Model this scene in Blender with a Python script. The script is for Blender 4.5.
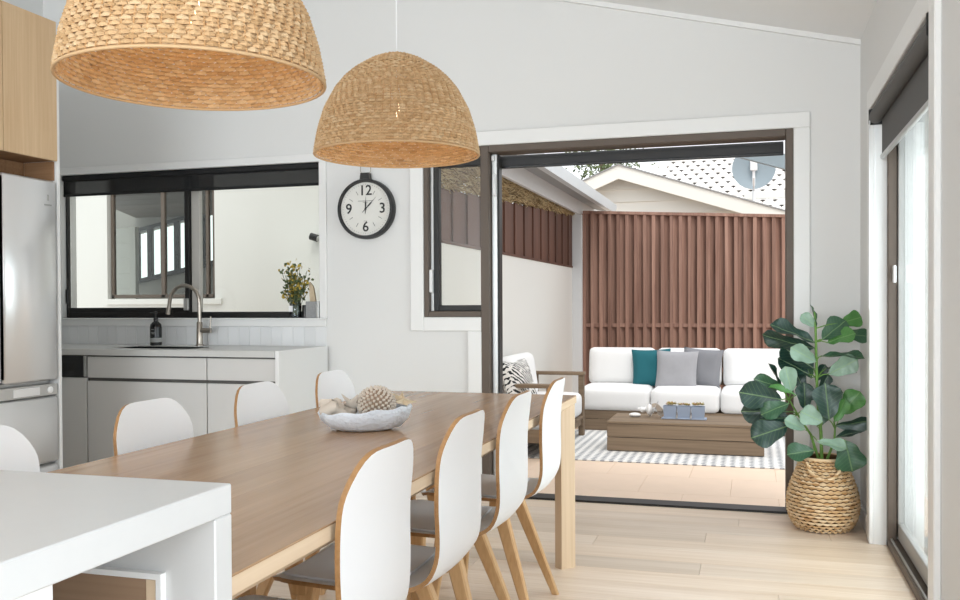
import bpy, bmesh, math, random
from mathutils import Vector, Matrix
random.seed(7)
for o in list(bpy.data.objects): bpy.data.objects.remove(o)
SC = bpy.context.scene
COL = SC.collection
PI = math.pi

# ------------------------------------------------------------------ camera
CAM_H = 1.15
YAW, PITCH, ROLL = 0.290949829, -0.0124791949, -0.00477318348
cd = bpy.data.cameras.new('camera'); cam = bpy.data.objects.new('camera', cd); COL.objects.link(cam)
fw = Vector((-math.sin(YAW)*math.cos(PITCH), math.cos(YAW)*math.cos(PITCH), math.sin(PITCH)))
rt = Vector((math.cos(YAW), math.sin(YAW), 0)); up = rt.cross(fw)
r2 = math.cos(ROLL)*rt + math.sin(ROLL)*up; u2 = -math.sin(ROLL)*rt + math.cos(ROLL)*up
mw = Matrix((( r2.x, u2.x, -fw.x, 0), (r2.y, u2.y, -fw.y, 0), (r2.z, u2.z, -fw.z, CAM_H), (0, 0, 0, 1)))
cam.matrix_world = mw
cd.sensor_width = 36; cd.lens = 914.758*36/960; cd.shift_y = 15.5/960
cd.clip_start = 0.02; cd.clip_end = 300
SC.camera = cam

# ------------------------------------------------------------------ sky, sun, added fill lamps, exposure
wd = bpy.data.worlds.new('overcast_sky'); SC.world = wd; wd.use_nodes = True
bg = wd.node_tree.nodes['Background']; bg.inputs[0].default_value = (0.94, 0.97, 1.0, 1); bg.inputs[1].default_value = 1.5
def area_light(name, loc, rot, sx, sy, power, color=(1, 1, 1)):
    l = bpy.data.lights.new(name, 'AREA'); l.shape = 'RECTANGLE'; l.size = sx; l.size_y = sy
    l.energy = power; l.color = color
    o = bpy.data.objects.new(name, l); COL.objects.link(o); o.location = loc; o.rotation_euler = rot
    return o
sl = bpy.data.lights.new('hazy_sun', 'SUN'); sl.energy = 1.6; sl.angle = math.radians(25); sl.color = (1.0, 0.97, 0.92)
so = bpy.data.objects.new('hazy_sun', sl); COL.objects.link(so); so.rotation_euler = (math.radians(28), math.radians(12), 0)
# fill lamps in an added rear glazing and side window, out of view
area_light('rear_fill_light', (-2.0, -6.85, 1.35), (math.radians(90), 0, 0), 4.6, 2.5, 380, (0.84, 0.93, 1.0))
area_light('side_fill_light', (0.60, -1.6, 1.30), (math.radians(90), 0, math.radians(90)), 5.6, 2.2, 76, (0.84, 0.93, 1.0))
area_light('sliding_door_fill_light', (0.84, 3.92, 1.02), (math.radians(90), 0, math.radians(90)), 1.42, 1.86, 34, (0.86, 0.94, 1.0))  # added fill lamp just outside the sliding door; brightens the room, whitens the glass
SC.view_settings.view_transform = 'Standard'; SC.view_settings.look = 'None'
SC.view_settings.exposure = 0.0; SC.view_settings.gamma = 1.0
SC.view_settings.use_curve_mapping = False

# ------------------------------------------------------------------ materials
def srgb(r, g, b):
    f = lambda c: (c/255/12.92) if c/255 <= 0.04045 else ((c/255+0.055)/1.055)**2.4
    return (f(r), f(g), f(b), 1)
MATS = {}
def new_mat(name):
    m = bpy.data.materials.new(name); m.use_nodes = True; MATS[name] = m
    return m, m.node_tree.nodes, m.node_tree.links, m.node_tree.nodes['Principled BSDF']
def coords(N, L, kind='object', scale=(1, 1, 1), rnd=0.0):
    mp = N.new('ShaderNodeMapping'); mp.inputs['Scale'].default_value = scale
    if kind == 'world':
        g = N.new('ShaderNodeNewGeometry'); src = g.outputs['Position']
    else:
        t = N.new('ShaderNodeTexCoord'); src = t.outputs['Object']
    L.new(src, mp.inputs['Vector'])
    if rnd:
        oi = N.new('ShaderNodeObjectInfo'); ml = N.new('ShaderNodeMath'); ml.operation = 'MULTIPLY'; ml.inputs[1].default_value = rnd
        L.new(oi.outputs['Random'], ml.inputs[0]); L.new(ml.outputs[0], mp.inputs['Location'])
    return mp.outputs[0]
def plain(name, col, rough=0.5, metal=0.0, bump=0.0, bscale=200, spec=0.5, var=0.0, vscale=8, coat=0.0, bdist=0.002):
    m, N, L, b = new_mat(name)
    b.inputs['Base Color'].default_value = col; b.inputs['Roughness'].default_value = rough
    b.inputs['Metallic'].default_value = metal; b.inputs['Specular IOR Level'].default_value = spec
    b.inputs['Coat Weight'].default_value = coat
    v = coords(N, L)
    if var:
        n = N.new('ShaderNodeTexNoise'); n.inputs['Scale'].default_value = vscale; n.inputs['Detail'].default_value = 4
        L.new(v, n.inputs['Vector'])
        mx = N.new('ShaderNodeMix'); mx.data_type = 'RGBA'
        mx.inputs[6].default_value = tuple(c*(1-var) for c in col[:3])+(1,); mx.inputs[7].default_value = tuple(min(1, c*(1+var)) for c in col[:3])+(1,)
        L.new(n.outputs[0], mx.inputs[0]); L.new(mx.outputs[2], b.inputs['Base Color'])
    if bump:
        n = N.new('ShaderNodeTexNoise'); n.inputs['Scale'].default_value = bscale; n.inputs['Detail'].default_value = 3
        L.new(v, n.inputs['Vector'])
        bp = N.new('ShaderNodeBump'); bp.inputs['Strength'].default_value = bump; bp.inputs['Distance'].default_value = bdist
        L.new(n.outputs[0], bp.inputs['Height']); L.new(bp.outputs[0], b.inputs['Normal'])
    return m
def wood(name, c1, c2, axis, rough=0.5, kind='object', rnd=20.0, tint=0.12, fine=60.0, coat=0.0, knots=0.0, spec=0.4):
    """grain runs along axis; every object gets its own grain offset and tone"""
    m, N, L, b = new_mat(name)
    sc = [fine*0.16]*3; sc[axis] = fine*0.012
    v = coords(N, L, kind, tuple(sc), rnd)
    n = N.new('ShaderNodeTexNoise'); n.inputs['Scale'].default_value = 1.0; n.inputs['Detail'].default_value = 5; n.inputs['Roughness'].default_value = 0.62
    n.inputs['Distortion'].default_value = 0.9
    L.new(v, n.inputs['Vector'])
    sc2 = [fine*2.2]*3; sc2[axis] = fine*0.06
    v2 = coords(N, L, kind, tuple(sc2), rnd*3)
    n2 = N.new('ShaderNodeTexNoise'); n2.inputs['Scale'].default_value = 1.0; n2.inputs['Detail'].default_value = 3
    L.new(v2, n2.inputs['Vector'])
    ad = N.new('ShaderNodeMix'); ad.inputs[0].default_value = 0.35
    L.new(n.outputs[0], ad.inputs[2]); L.new(n2.outputs[0], ad.inputs[3])
    cr = N.new('ShaderNodeValToRGB'); cr.color_ramp.elements[0].position = 0.33; cr.color_ramp.elements[1].position = 0.68
    cr.color_ramp.elements[0].color = c1; cr.color_ramp.elements[1].color = c2
    L.new(ad.outputs[0], cr.inputs[0])
    out = cr.outputs[0]
    if knots:
        sk = [3.2]*3; sk[axis] = 1.3
        v3 = coords(N, L, kind, tuple(sk), rnd*7)
        vo = N.new('ShaderNodeTexVoronoi'); vo.inputs['Scale'].default_value = 1.0; L.new(v3, vo.inputs['Vector'])
        k = N.new('ShaderNodeMapRange'); k.inputs[1].default_value = 0.03; k.inputs[2].default_value = 0.10; k.inputs[3].default_value = knots; k.inputs[4].default_value = 0.0
        L.new(vo.outputs['Distance'], k.inputs[0])
        mk = N.new('ShaderNodeMix'); mk.data_type = 'RGBA'; mk.inputs[7].default_value = tuple(c*0.4 for c in c1[:3])+(1,)
        L.new(k.outputs[0], mk.inputs[0]); L.new(out, mk.inputs[6]); out = mk.outputs[2]
    if tint:
        oi = N.new('ShaderNodeObjectInfo'); mr = N.new('ShaderNodeMapRange'); mr.inputs[3].default_value = 1-tint; mr.inputs[4].default_value = 1+tint
        L.new(oi.outputs['Random'], mr.inputs[0])
        hs = N.new('ShaderNodeHueSaturation'); L.new(mr.outputs[0], hs.inputs['Value']); L.new(out, hs.inputs['Color']); out = hs.outputs[0]
    L.new(out, b.inputs['Base Color'])
    b.inputs['Roughness'].default_value = rough; b.inputs['Coat Weight'].default_value = coat; b.inputs['Coat Roughness'].default_value = 0.25
    b.inputs['Specular IOR Level'].default_value = spec
    bp = N.new('ShaderNodeBump'); bp.inputs['Strength'].default_value = 0.15; bp.inputs['Distance'].default_value = 0.001
    L.new(n2.outputs[0], bp.inputs['Height']); L.new(bp.outputs[0], b.inputs['Normal'])
    return m
def island(name, cols, rough=0.7, translucent=0.0):
    """each disconnected strand of a mesh takes its own tone"""
    m, N, L, b = new_mat(name)
    g = N.new('ShaderNodeNewGeometry'); cr = N.new('ShaderNodeValToRGB')
    e = cr.color_ramp.elements
    e[0].color = cols[0]; e[1].color = cols[-1]
    for i, c in enumerate(cols[1:-1]):
        k = e.new((i+1)/(len(cols)-1)); k.color = c
    L.new(g.outputs['Random Per Island'], cr.inputs[0]); L.new(cr.outputs[0], b.inputs['Base Color'])
    b.inputs['Roughness'].default_value = rough; b.inputs['Specular IOR Level'].default_value = 0.25
    if translucent:
        tr = N.new('ShaderNodeBsdfTranslucent'); L.new(cr.outputs[0], tr.inputs['Color'])
        mx = N.new('ShaderNodeMixShader'); mx.inputs[0].default_value = translucent
        L.new(b.outputs[0], mx.inputs[1]); L.new(tr.outputs[0], mx.inputs[2]); L.new(mx.outputs[0], N['Material Output'].inputs['Surface'])
    return m
def glass(name, tint=(0.97, 0.99, 0.98, 1), refl=1.0, ior=1.45):
    m, N, L, b = new_mat(name); N.remove(b)
    t = N.new('ShaderNodeBsdfTransparent'); t.inputs[0].default_value = tint
    g = N.new('ShaderNodeBsdfGlossy'); g.inputs['Roughness'].default_value = 0.0
    f = N.new('ShaderNodeFresnel'); f.inputs[0].default_value = ior
    ml = N.new('ShaderNodeMath'); ml.operation = 'MULTIPLY'; ml.inputs[1].default_value = refl; L.new(f.outputs[0], ml.inputs[0])
    mx = N.new('ShaderNodeMixShader'); L.new(ml.outputs[0], mx.inputs[0]); L.new(t.outputs[0], mx.inputs[1]); L.new(g.outputs[0], mx.inputs[2])
    L.new(mx.outputs[0], N['Material Output'].inputs['Surface'])
    return m
def sheer(name, col, see=0.25):
    m, N, L, b = new_mat(name); b.inputs['Base Color'].default_value = col; b.inputs['Roughness'].default_value = 0.8
    t = N.new('ShaderNodeBsdfTransparent'); mx = N.new('ShaderNodeMixShader'); mx.inputs[0].default_value = see
    L.new(b.outputs[0], mx.inputs[1]); L.new(t.outputs[0], mx.inputs[2]); L.new(mx.outputs[0], N['Material Output'].inputs['Surface'])
    return m
def emit(name, col, st):
    m, N, L, b = new_mat(name); b.inputs['Base Color'].default_value = col
    b.inputs['Emission Color'].default_value = col; b.inputs['Emission Strength'].default_value = st
    return m

M_wall = plain('white_wall_paint', srgb(228, 227, 225), 0.55, bump=0.05, bscale=300, spec=0.3)
M_ceil = plain('ceiling_paint', srgb(244, 244, 244), 0.6, spec=0.2)
M_trim = plain('gloss_trim_paint', srgb(236, 235, 233), 0.35)
M_stone = plain('white_stone_top', srgb(206, 206, 205), 0.3, var=0.02, vscale=30)
M_stoneg = plain('pale_grey_stone', srgb(208, 207, 204), 0.3)
M_cab = plain('warm_grey_laminate', srgb(216, 214, 211), 0.45, spec=0.35)
M_cabw = plain('white_laminate', srgb(236, 236, 235), 0.4)
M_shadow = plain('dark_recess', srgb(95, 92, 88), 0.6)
M_bronze = plain('bronze_aluminium', srgb(92, 79, 68), 0.5)
M_black = plain('black_aluminium', srgb(28, 27, 26), 0.45, metal=0.2)
M_blackp = plain('black_plastic', srgb(20, 20, 21), 0.35)
M_silver = plain('satin_aluminium', srgb(190, 190, 188), 0.35, metal=0.8)
M_sashl = plain('pale_sash_paint', srgb(196, 192, 186), 0.35)
M_sash = plain('grey_sash_paint', srgb(158, 156, 153), 0.4)
M_steel = plain('brushed_steel', srgb(232, 232, 232), 0.3, metal=0.6, bump=0.02, bscale=400)
M_nickel = plain('brushed_nickel', srgb(168, 160, 150), 0.28, metal=1.0)
M_glass = glass('window_glass', (0.97, 0.99, 0.98, 1), 0.5)
M_glass2 = glass('reflective_window_glass', (0.92, 0.93, 0.92, 1), 1.0)
M_clear = glass('clear_jar_glass', (0.86, 0.90, 0.92, 1), 1.2)
M_screen = sheer('black_sunscreen_fabric', srgb(24, 24, 25), 0.20)
M_blindk = plain('black_blind_fabric', srgb(16, 16, 17), 0.75)
M_blindg = plain('charcoal_blind_fabric', srgb(96, 95, 94), 0.8, bump=0.1, bscale=900)
M_roll = plain('charcoal_roll_fabric', srgb(70, 70, 71), 0.7)
M_oakt = wood('oak_tabletop', srgb(156, 120, 86), srgb(192, 156, 120), 1, 0.25, 'world', 11.0, 0.05, 34, 0.15)
M_oakl = wood('oak_table_edge', srgb(204, 177, 146), srgb(224, 201, 172), 2, 0.5, 'object', 5.0, 0.03, 40)
M_oake = wood('oak_table_rail', srgb(204, 177, 146), srgb(226, 204, 176), 1, 0.5, 'world', 5.0, 0.03, 40)
M_floor = wood('blackbutt_floorboard', srgb(212, 187, 160), srgb(242, 224, 206), 0, 0.36, 'world', 37.0, 0.13, 30, 0.05, knots=0.5)
M_chairw = wood('oak_chair_leg', srgb(190, 148, 100), srgb(218, 180, 134), 2, 0.45, 'object', 9.0, 0.06, 50)
M_ply = wood('oak_ply_edge', srgb(150, 108, 66), srgb(186, 144, 98), 0, 0.5, 'object', 3.0, 0.0, 60)
M_shell = plain('white_chair_laminate', srgb(240, 241, 243), 0.38)
M_pad = plain('grey_seat_fabric', srgb(246, 246, 250), 0.85, bump=0.2, bscale=700)
M_veneer = wood('pale_oak_veneer', srgb(206, 172, 132), srgb(226, 197, 160), 2, 0.5, 'object', 3.0, 0.0, 46)
M_shadewood = wood('brown_wood_and_shade', srgb(126, 92, 62), srgb(164, 126, 92), 0, 0.55, 'object', 3.0, 0.0, 34)  # cabinet carcass, and the shade painted brown above the fridge
M_block = wood('weathered_wood_block', srgb(120, 92, 70), srgb(176, 148, 122), 0, 0.6, 'object', 3.0, 0.0, 26)
M_rattan = island('rattan_strands', [srgb(186, 148, 104), srgb(214, 178, 134), srgb(204, 166, 122), srgb(220, 190, 150), srgb(198, 160, 116)], 0.6, 0.08)
M_stake = plain('rattan_stakes', srgb(196, 152, 104), 0.7)
M_basket = island('water_hyacinth_strands', [srgb(190, 146, 98), srgb(224, 190, 146), srgb(236, 212, 176), srgb(208, 168, 120), srgb(232, 204, 166)], 0.7)
M_basketin = plain('basket_core', srgb(96, 66, 38), 0.9)
M_fence = wood('stained_fence_timber', srgb(116, 84, 72), srgb(176, 140, 124), 2, 0.7, 'object', 23.0, 0.16, 26, knots=0.7)
M_clad = wood('dark_cladding_timber', srgb(74, 48, 38), srgb(112, 78, 64), 2, 0.6, 'object', 23.0, 0.14, 26, knots=0.4)
M_teak = wood('weathered_grey_teak', srgb(98, 82, 66), srgb(148, 128, 106), 0, 0.7, 'object', 13.0, 0.08, 24)
M_render = plain('white_render', srgb(226, 225, 220), 0.85, bump=0.1, bscale=120)
M_extwall = plain('cream_rendered_wall', srgb(224, 222, 217), 0.85)
M_cushion = plain('white_outdoor_fabric', srgb(234, 234, 234), 0.9, bump=0.25, bscale=420, var=0.02)
M_teal = plain('teal_fabric', srgb(28, 98, 108), 0.9, bump=0.3, bscale=500)
M_grey1 = plain('light_grey_velvet', srgb(158, 158, 162), 0.9, bump=0.3, bscale=350, var=0.05, vscale=25)
M_grey2 = plain('mid_grey_fabric', srgb(128, 129, 134), 0.9, bump=0.3, bscale=350, var=0.05)
M_colorb = plain('pale_grey_fascia', srgb(214, 216, 218), 0.5)
M_soffit = plain('grey_soffit', srgb(150, 152, 154), 0.6)
M_gutter = plain('pale_steel_gutter', srgb(206, 212, 216), 0.4, metal=0.1)
M_wboard = plain('cream_weatherboard', srgb(238, 236, 228), 0.6)
M_tile = island('pale_roof_tile', [srgb(236, 232, 228), srgb(248, 246, 243), srgb(228, 222, 216)], 0.7)
M_dish = plain('blue_grey_dish', srgb(150, 164, 172), 0.5)
M_white = plain('white_plastic', srgb(238, 238, 238), 0.4)
M_paver = plain('peach_sandstone', srgb(236, 212, 190), 0.85, var=0.05, vscale=6, bump=0.1, bscale=80)
M_grout = plain('sandy_joint', srgb(222, 196, 173), 0.95)
def leaf_mat(name, col):
    m, N, L, b = new_mat(name)
    t = N.new('ShaderNodeTexCoord'); sp = N.new('ShaderNodeSeparateXYZ'); L.new(t.outputs['Object'], sp.inputs[0])
    def mth(op, a, bv=None):
        n = N.new('ShaderNodeMath'); n.operation = op
        for i, q in enumerate((a, bv)):
            if hasattr(q, 'links'): L.new(q, n.inputs[i])
            elif q is not None: n.inputs[i].default_value = q
        return n.outputs[0]
    ax = mth('ABSOLUTE', sp.outputs[0]); v = mth('SUBTRACT', sp.outputs[1], mth('MULTIPLY', ax, 0.55))
    pp = mth('PINGPONG', v, 0.055); side = mth('LESS_THAN', pp, 0.006); mid = mth('LESS_THAN', ax, 0.02)
    f = mth('MAXIMUM', mth('MULTIPLY', side, 0.16), mth('MULTIPLY', mid, 0.45))
    no = N.new('ShaderNodeTexNoise'); no.inputs['Scale'].default_value = 3.0; L.new(t.outputs['Object'], no.inputs['Vector'])
    mx0 = N.new('ShaderNodeMix'); mx0.data_type = 'RGBA'; mx0.inputs[6].default_value = tuple(c*0.75 for c in col[:3])+(1,); mx0.inputs[7].default_value = tuple(c*1.3 for c in col[:3])+(1,)
    L.new(no.outputs[0], mx0.inputs[0])
    mx = N.new('ShaderNodeMix'); mx.data_type = 'RGBA'; mx.inputs[7].default_value = srgb(150, 180, 120)
    L.new(f, mx.inputs[0]); L.new(mx0.outputs[2], mx.inputs[6]); L.new(mx.outputs[2], b.inputs['Base Color'])
    b.inputs['Roughness'].default_value = 0.33
    bp = N.new('ShaderNodeBump'); bp.inputs['Strength'].default_value = 0.5; bp.inputs['Distance'].default_value = 0.004
    L.new(pp, bp.inputs['Height']); L.new(bp.outputs[0], b.inputs['Normal'])
    return m
M_leafs = [leaf_mat('fig_leaf_'+n, c) for n, c in
           (('dark', srgb(34, 62, 54)), ('mid', srgb(54, 92, 66)), ('bright', srgb(78, 132, 66)), ('pale', srgb(132, 160, 140)))]
M_stem = plain('fig_stem', srgb(104, 146, 62), 0.5, var=0.2)
M_soil = plain('brown_soil', srgb(66, 46, 34), 0.95, bump=0.5, bscale=90)
M_bowl = plain('pale_blue_white_stone', srgb(222, 228, 236), 0.45, var=0.07, vscale=45, bump=0.9, bscale=75, bdist=0.008)
M_coral = plain('bone_coral', srgb(212, 200, 186), 0.8, bump=0.3, bscale=200)
M_coral2 = plain('tan_shell', srgb(206, 186, 156), 0.7, var=0.15, vscale=50)
M_coraldk = plain('coral_core', srgb(150, 128, 108), 0.9)
M_amber = plain('black_bottle', srgb(16, 16, 18), 0.12)
M_label = plain('grey_label_print', srgb(170, 170, 168), 0.5)
M_concrete = plain('speckled_concrete', srgb(150, 150, 150), 0.9, var=0.35, vscale=160)
M_flower = [plain('yellow_flower', srgb(200, 176, 78), 0.7, var=0.2), plain('olive_leaf', srgb(86, 98, 62), 0.7, var=0.2), plain('ochre_flower', srgb(176, 150, 60), 0.7, var=0.2)]
M_clock = plain('clock_face_paper', srgb(226, 224, 218), 0.6)
M_planter = plain('blue_grey_ceramic', srgb(150, 164, 186), 0.5)
M_succ = island('succulent_leaves', [srgb(146, 150, 84), srgb(196, 178, 120), srgb(176, 120, 90), srgb(120, 136, 84)], 0.6)
M_thatch = island('brushwood_straw', [srgb(122, 96, 66), srgb(176, 152, 112), srgb(200, 180, 140), srgb(94, 74, 52)], 0.9)
M_foliage = island('far_foliage', [srgb(90, 104, 70), srgb(120, 132, 92), srgb(70, 84, 60)], 0.8)
M_bark = plain('far_bark', srgb(110, 96, 82), 0.9)
M_bulb = emit('warm_bulb', (1.0, 0.80, 0.55, 1), 4)
M_dark = plain('dark_reflection_paint', srgb(70, 64, 58), 0.8)
M_dkboard = wood('dark_ceiling_board', srgb(84, 74, 64), srgb(116, 104, 92), 0, 0.7, 'object', 9.0, 0.1, 24)

def tile_mat():
    m, N, L, b = new_mat('glazed_white_tile')
    oi = N.new('ShaderNodeObjectInfo'); mr = N.new('ShaderNodeMapRange'); mr.inputs[3].default_value = 0.76; mr.inputs[4].default_value = 0.86
    L.new(oi.outputs['Random'], mr.inputs[0]); cb = N.new('ShaderNodeCombineColor')
    for i in range(3): L.new(mr.outputs[0], cb.inputs[i])
    L.new(cb.outputs[0], b.inputs['Base Color']); b.inputs['Roughness'].default_value = 0.25
    return m
M_tilew = tile_mat()
def rug_mat():
    m, N, L, b = new_mat('woven_rug_print')
    v = coords(N, L, 'object', (1, 1, 1))
    sp = N.new('ShaderNodeSeparateXYZ'); L.new(v, sp.inputs[0])
    def mth(op, a, bv):
        n = N.new('ShaderNodeMath'); n.operation = op
        for i, q in enumerate((a, bv)):
            if hasattr(q, 'links'): L.new(q, n.inputs[i])
            elif q is not None: n.inputs[i].default_value = q
        return n.outputs[0]
    # zigzag rows: x + triangle(y)
    tri = mth('PINGPONG', sp.outputs[1], 0.035)
    xs = mth('ADD', sp.outputs[0], tri)
    col = mth('PINGPONG', xs, 0.036)
    dash = mth('PINGPONG', sp.outputs[1], 0.035)
    a = mth('GREATER_THAN', col, 0.019)
    d = mth('GREATER_THAN', dash, 0.009)
    f = mth('MULTIPLY', a, d)
    mx = N.new('ShaderNodeMix'); mx.data_type = 'RGBA'; mx.inputs[6].default_value = srgb(234, 233, 231); mx.inputs[7].default_value = srgb(150, 153, 158)
    L.new(f, mx.inputs[0]); L.new(mx.outputs[2], b.inputs['Base Color']); b.inputs['Roughness'].default_value = 0.95
    return m
M_rug = rug_mat()
def pattern_mat():
    m, N, L, b = new_mat('black_white_woven_pattern')
    v = coords(N, L, 'object', (1, 1, 1))
    w = N.new('ShaderNodeTexWave'); w.wave_type = 'BANDS'; w.bands_direction = 'DIAGONAL'; w.inputs['Scale'].default_value = 16; w.inputs['Distortion'].default_value = 3; w.inputs['Detail'].default_value = 0
    w2 = N.new('ShaderNodeTexVoronoi'); w2.inputs['Scale'].default_value = 30; w2.distance = 'MANHATTAN'
    L.new(v, w.inputs['Vector']); L.new(v, w2.inputs['Vector'])
    ad = N.new('ShaderNodeMath'); ad.operation = 'ADD'; L.new(w.outputs[1], ad.inputs[0]); L.new(w2.outputs['Distance'], ad.inputs[1])
    g = N.new('ShaderNodeMath'); g.operation = 'GREATER_THAN'; g.inputs[1].default_value = 1.1; L.new(ad.outputs[0], g.inputs[0])
    mx = N.new('ShaderNodeMix'); mx.data_type = 'RGBA'; mx.inputs[6].default_value = srgb(34, 36, 40); mx.inputs[7].default_value = srgb(226, 224, 220)
    L.new(g.outputs[0], mx.inputs[0]); L.new(mx.outputs[2], b.inputs['Base Color']); b.inputs['Roughness'].default_value = 0.95
    return m
M_pattern = pattern_mat()

# ------------------------------------------------------------------ mesh helpers
class MB:
    def __init__(s): s.v = []; s.f = []; s.m = []
    def add(s, vs, fs, mi=0):
        o = len(s.v); s.v += [tuple(p) for p in vs]
        s.f += [tuple(i+o for i in f) for f in fs]; s.m += [mi]*len(fs)
        return s
    def box(s, x0, x1, y0, y1, z0, z1, b=0.0, mi=0, mat=None):
        c = ((x0+x1)/2, (y0+y1)/2, (z0+z1)/2); h = (abs(x1-x0)/2, abs(y1-y0)/2, abs(z1-z0)/2)
        vs, fs = cbox(h, min(b, min(h)*0.9))
        vs = [(p[0]+c[0], p[1]+c[1], p[2]+c[2]) for p in vs]
        if mat is not None: vs = [tuple(mat @ Vector(p)) for p in vs]
        return s.add(vs, fs, mi)
    def tube(s, path, r, n=10, mi=0, closed=False):
        """path of points, r a number or a list"""
        P = [Vector(p) for p in path]; k = len(P); vs = []
        for i, p in enumerate(P):
            if closed: t = P[(i+1) % k]-P[i-1]
            else: t = P[min(i+1, k-1)]-P[max(i-1, 0)]
            t.normalize()
            a = Vector((0, 0, 1)) if abs(t.z) < 0.9 else Vector((1, 0, 0))
            if i: a = prev
            u = a-t*a.dot(t); u.normalize(); w = t.cross(u); prev = u
            rr = r[i] if isinstance(r, (list, tuple)) else r
            for j in range(n):
                q = 2*PI*j/n; vs.append(p+(u*math.cos(q)+w*math.sin(q))*rr)
        fs = []
        for i in range(k if closed else k-1):
            for j in range(n):
                a, b2 = i*n+j, i*n+(j+1) % n; c2, d = ((i+1) % k)*n+(j+1) % n, ((i+1) % k)*n+j
                fs.append((a, b2, c2, d))
        if not closed: fs += [tuple(range(n))[::-1], tuple((k-1)*n+j for j in range(n))]
        return s.add(vs, fs, mi)
    def lathe(s, prof, n=32, c=(0, 0, 0), mi=0, sy=1.0, cap=True):
        vs = []; fs = []
        for r, z in prof:
            for j in range(n):
                q = 2*PI*j/n; vs.append((c[0]+r*math.cos(q), c[1]+r*math.sin(q)*sy, c[2]+z))
        for i in range(len(prof)-1):
            for j in range(n): fs.append((i*n+j, i*n+(j+1) % n, (i+1)*n+(j+1) % n, (i+1)*n+j))
        if cap:
            fs.append(tuple(range(n))[::-1]); fs.append(tuple((len(prof)-1)*n+j for j in range(n)))
        return s.add(vs, fs, mi)
    def prism(s, poly, a, b, axis='y', mi=0):
        n = len(poly); vs = []
        for t in (a, b):
            for p in poly:
                vs.append({'y': (p[0], t, p[1]), 'x': (t, p[0], p[1]), 'z': (p[0], p[1], t)}[axis])
        fs = [tuple(range(n)), tuple(range(n, 2*n))[::-1]]+[(i, i+n, (i+1) % n+n, (i+1) % n) for i in range(n)]
        return s.add(vs, fs, mi)
    def mesh(s, name, mats, smooth=None):
        me = bpy.data.meshes.new(name); me.from_pydata(s.v, [], s.f)
        bm = bmesh.new(); bm.from_mesh(me); bmesh.ops.recalc_face_normals(bm, faces=bm.faces); bm.to_mesh(me); bm.free()
        for m in (mats if isinstance(mats, (list, tuple)) else [mats]): me.materials.append(m)
        me.polygons.foreach_set('material_index', s.m)
        if smooth is not None:
            me.shade_smooth(); me.set_sharp_from_angle(angle=math.radians(smooth))
        me.update(); return me
    def build(s, name, mats, parent=None, smooth=None, loc=None, rot=None):
        return link(name, s.mesh(name, mats, smooth), parent, loc, rot)
def cbox(h, b):
    sg = (-1, 1); idx = {}; vs = []
    if b <= 0:
        for x in sg:
            for y in sg:
                for z in sg: vs.append((x*h[0], y*h[1], z*h[2]))
        return vs, [(0, 1, 3, 2), (4, 6, 7, 5), (0, 4, 5, 1), (2, 3, 7, 6), (0, 2, 6, 4), (1, 5, 7, 3)]
    for x in sg:
        for y in sg:
            for z in sg:
                for a in range(3):
                    p = [x*(h[0]-b), y*(h[1]-b), z*(h[2]-b)]; p[a] = (x, y, z)[a]*h[a]
                    idx[(x, y, z, a)] = len(vs); vs.append(tuple(p))
    def K(a, sa, o1, s1, o2, s2, ax):
        k = [0, 0, 0]; k[a] = sa; k[o1] = s1; k[o2] = s2; return idx[(k[0], k[1], k[2], ax)]
    fs = []
    for a in range(3):
        o1, o2 = (a+1) % 3, (a+2) % 3
        for sa in sg:
            fs.append(tuple(K(a, sa, o1, q1, o2, q2, a) for q1, q2 in ((-1, -1), (1, -1), (1, 1), (-1, 1))))
        for q1 in sg:
            for q2 in sg:
                fs.append((K(a, -1, o1, q1, o2, q2, o1), K(a, -1, o1, q1, o2, q2, o2), K(a, 1, o1, q1, o2, q2, o2), K(a, 1, o1, q1, o2, q2, o1)))
    for x in sg:
        for y in sg:
            for z in sg: fs.append(tuple(idx[(x, y, z, a)] for a in range(3)))
    return vs, fs
def link(name, data, parent=None, loc=None, rot=None):
    o = bpy.data.objects.new(name, data); COL.objects.link(o)
    if parent is not None: o.parent = parent
    if loc is not None: o.location = loc
    if rot is not None: o.rotation_euler = rot
    return o
def tag(o, label, cat, group=None):
    o['label'] = label; o['category'] = cat
    if group: o['group'] = group
    return o
def struct(o): o['kind'] = 'structure'; return o
def thing(name, label, cat, loc=(0, 0, 0), rz=0.0, group=None):
    o = link(name, None, None, loc, (0, 0, rz)); o.empty_display_size = 0.05
    return tag(o, label, cat, group)
def box(name, mat, parent, x0, x1, y0, y1, z0, z1, b=0.0, smooth=None):
    """a box whose origin is its own centre"""
    c = ((x0+x1)/2, (y0+y1)/2, (z0+z1)/2)
    return MB().box(x0-c[0], x1-c[0], y0-c[1], y1-c[1], z0-c[2], z1-c[2], b).build(name, mat, parent, smooth, c)
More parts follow.
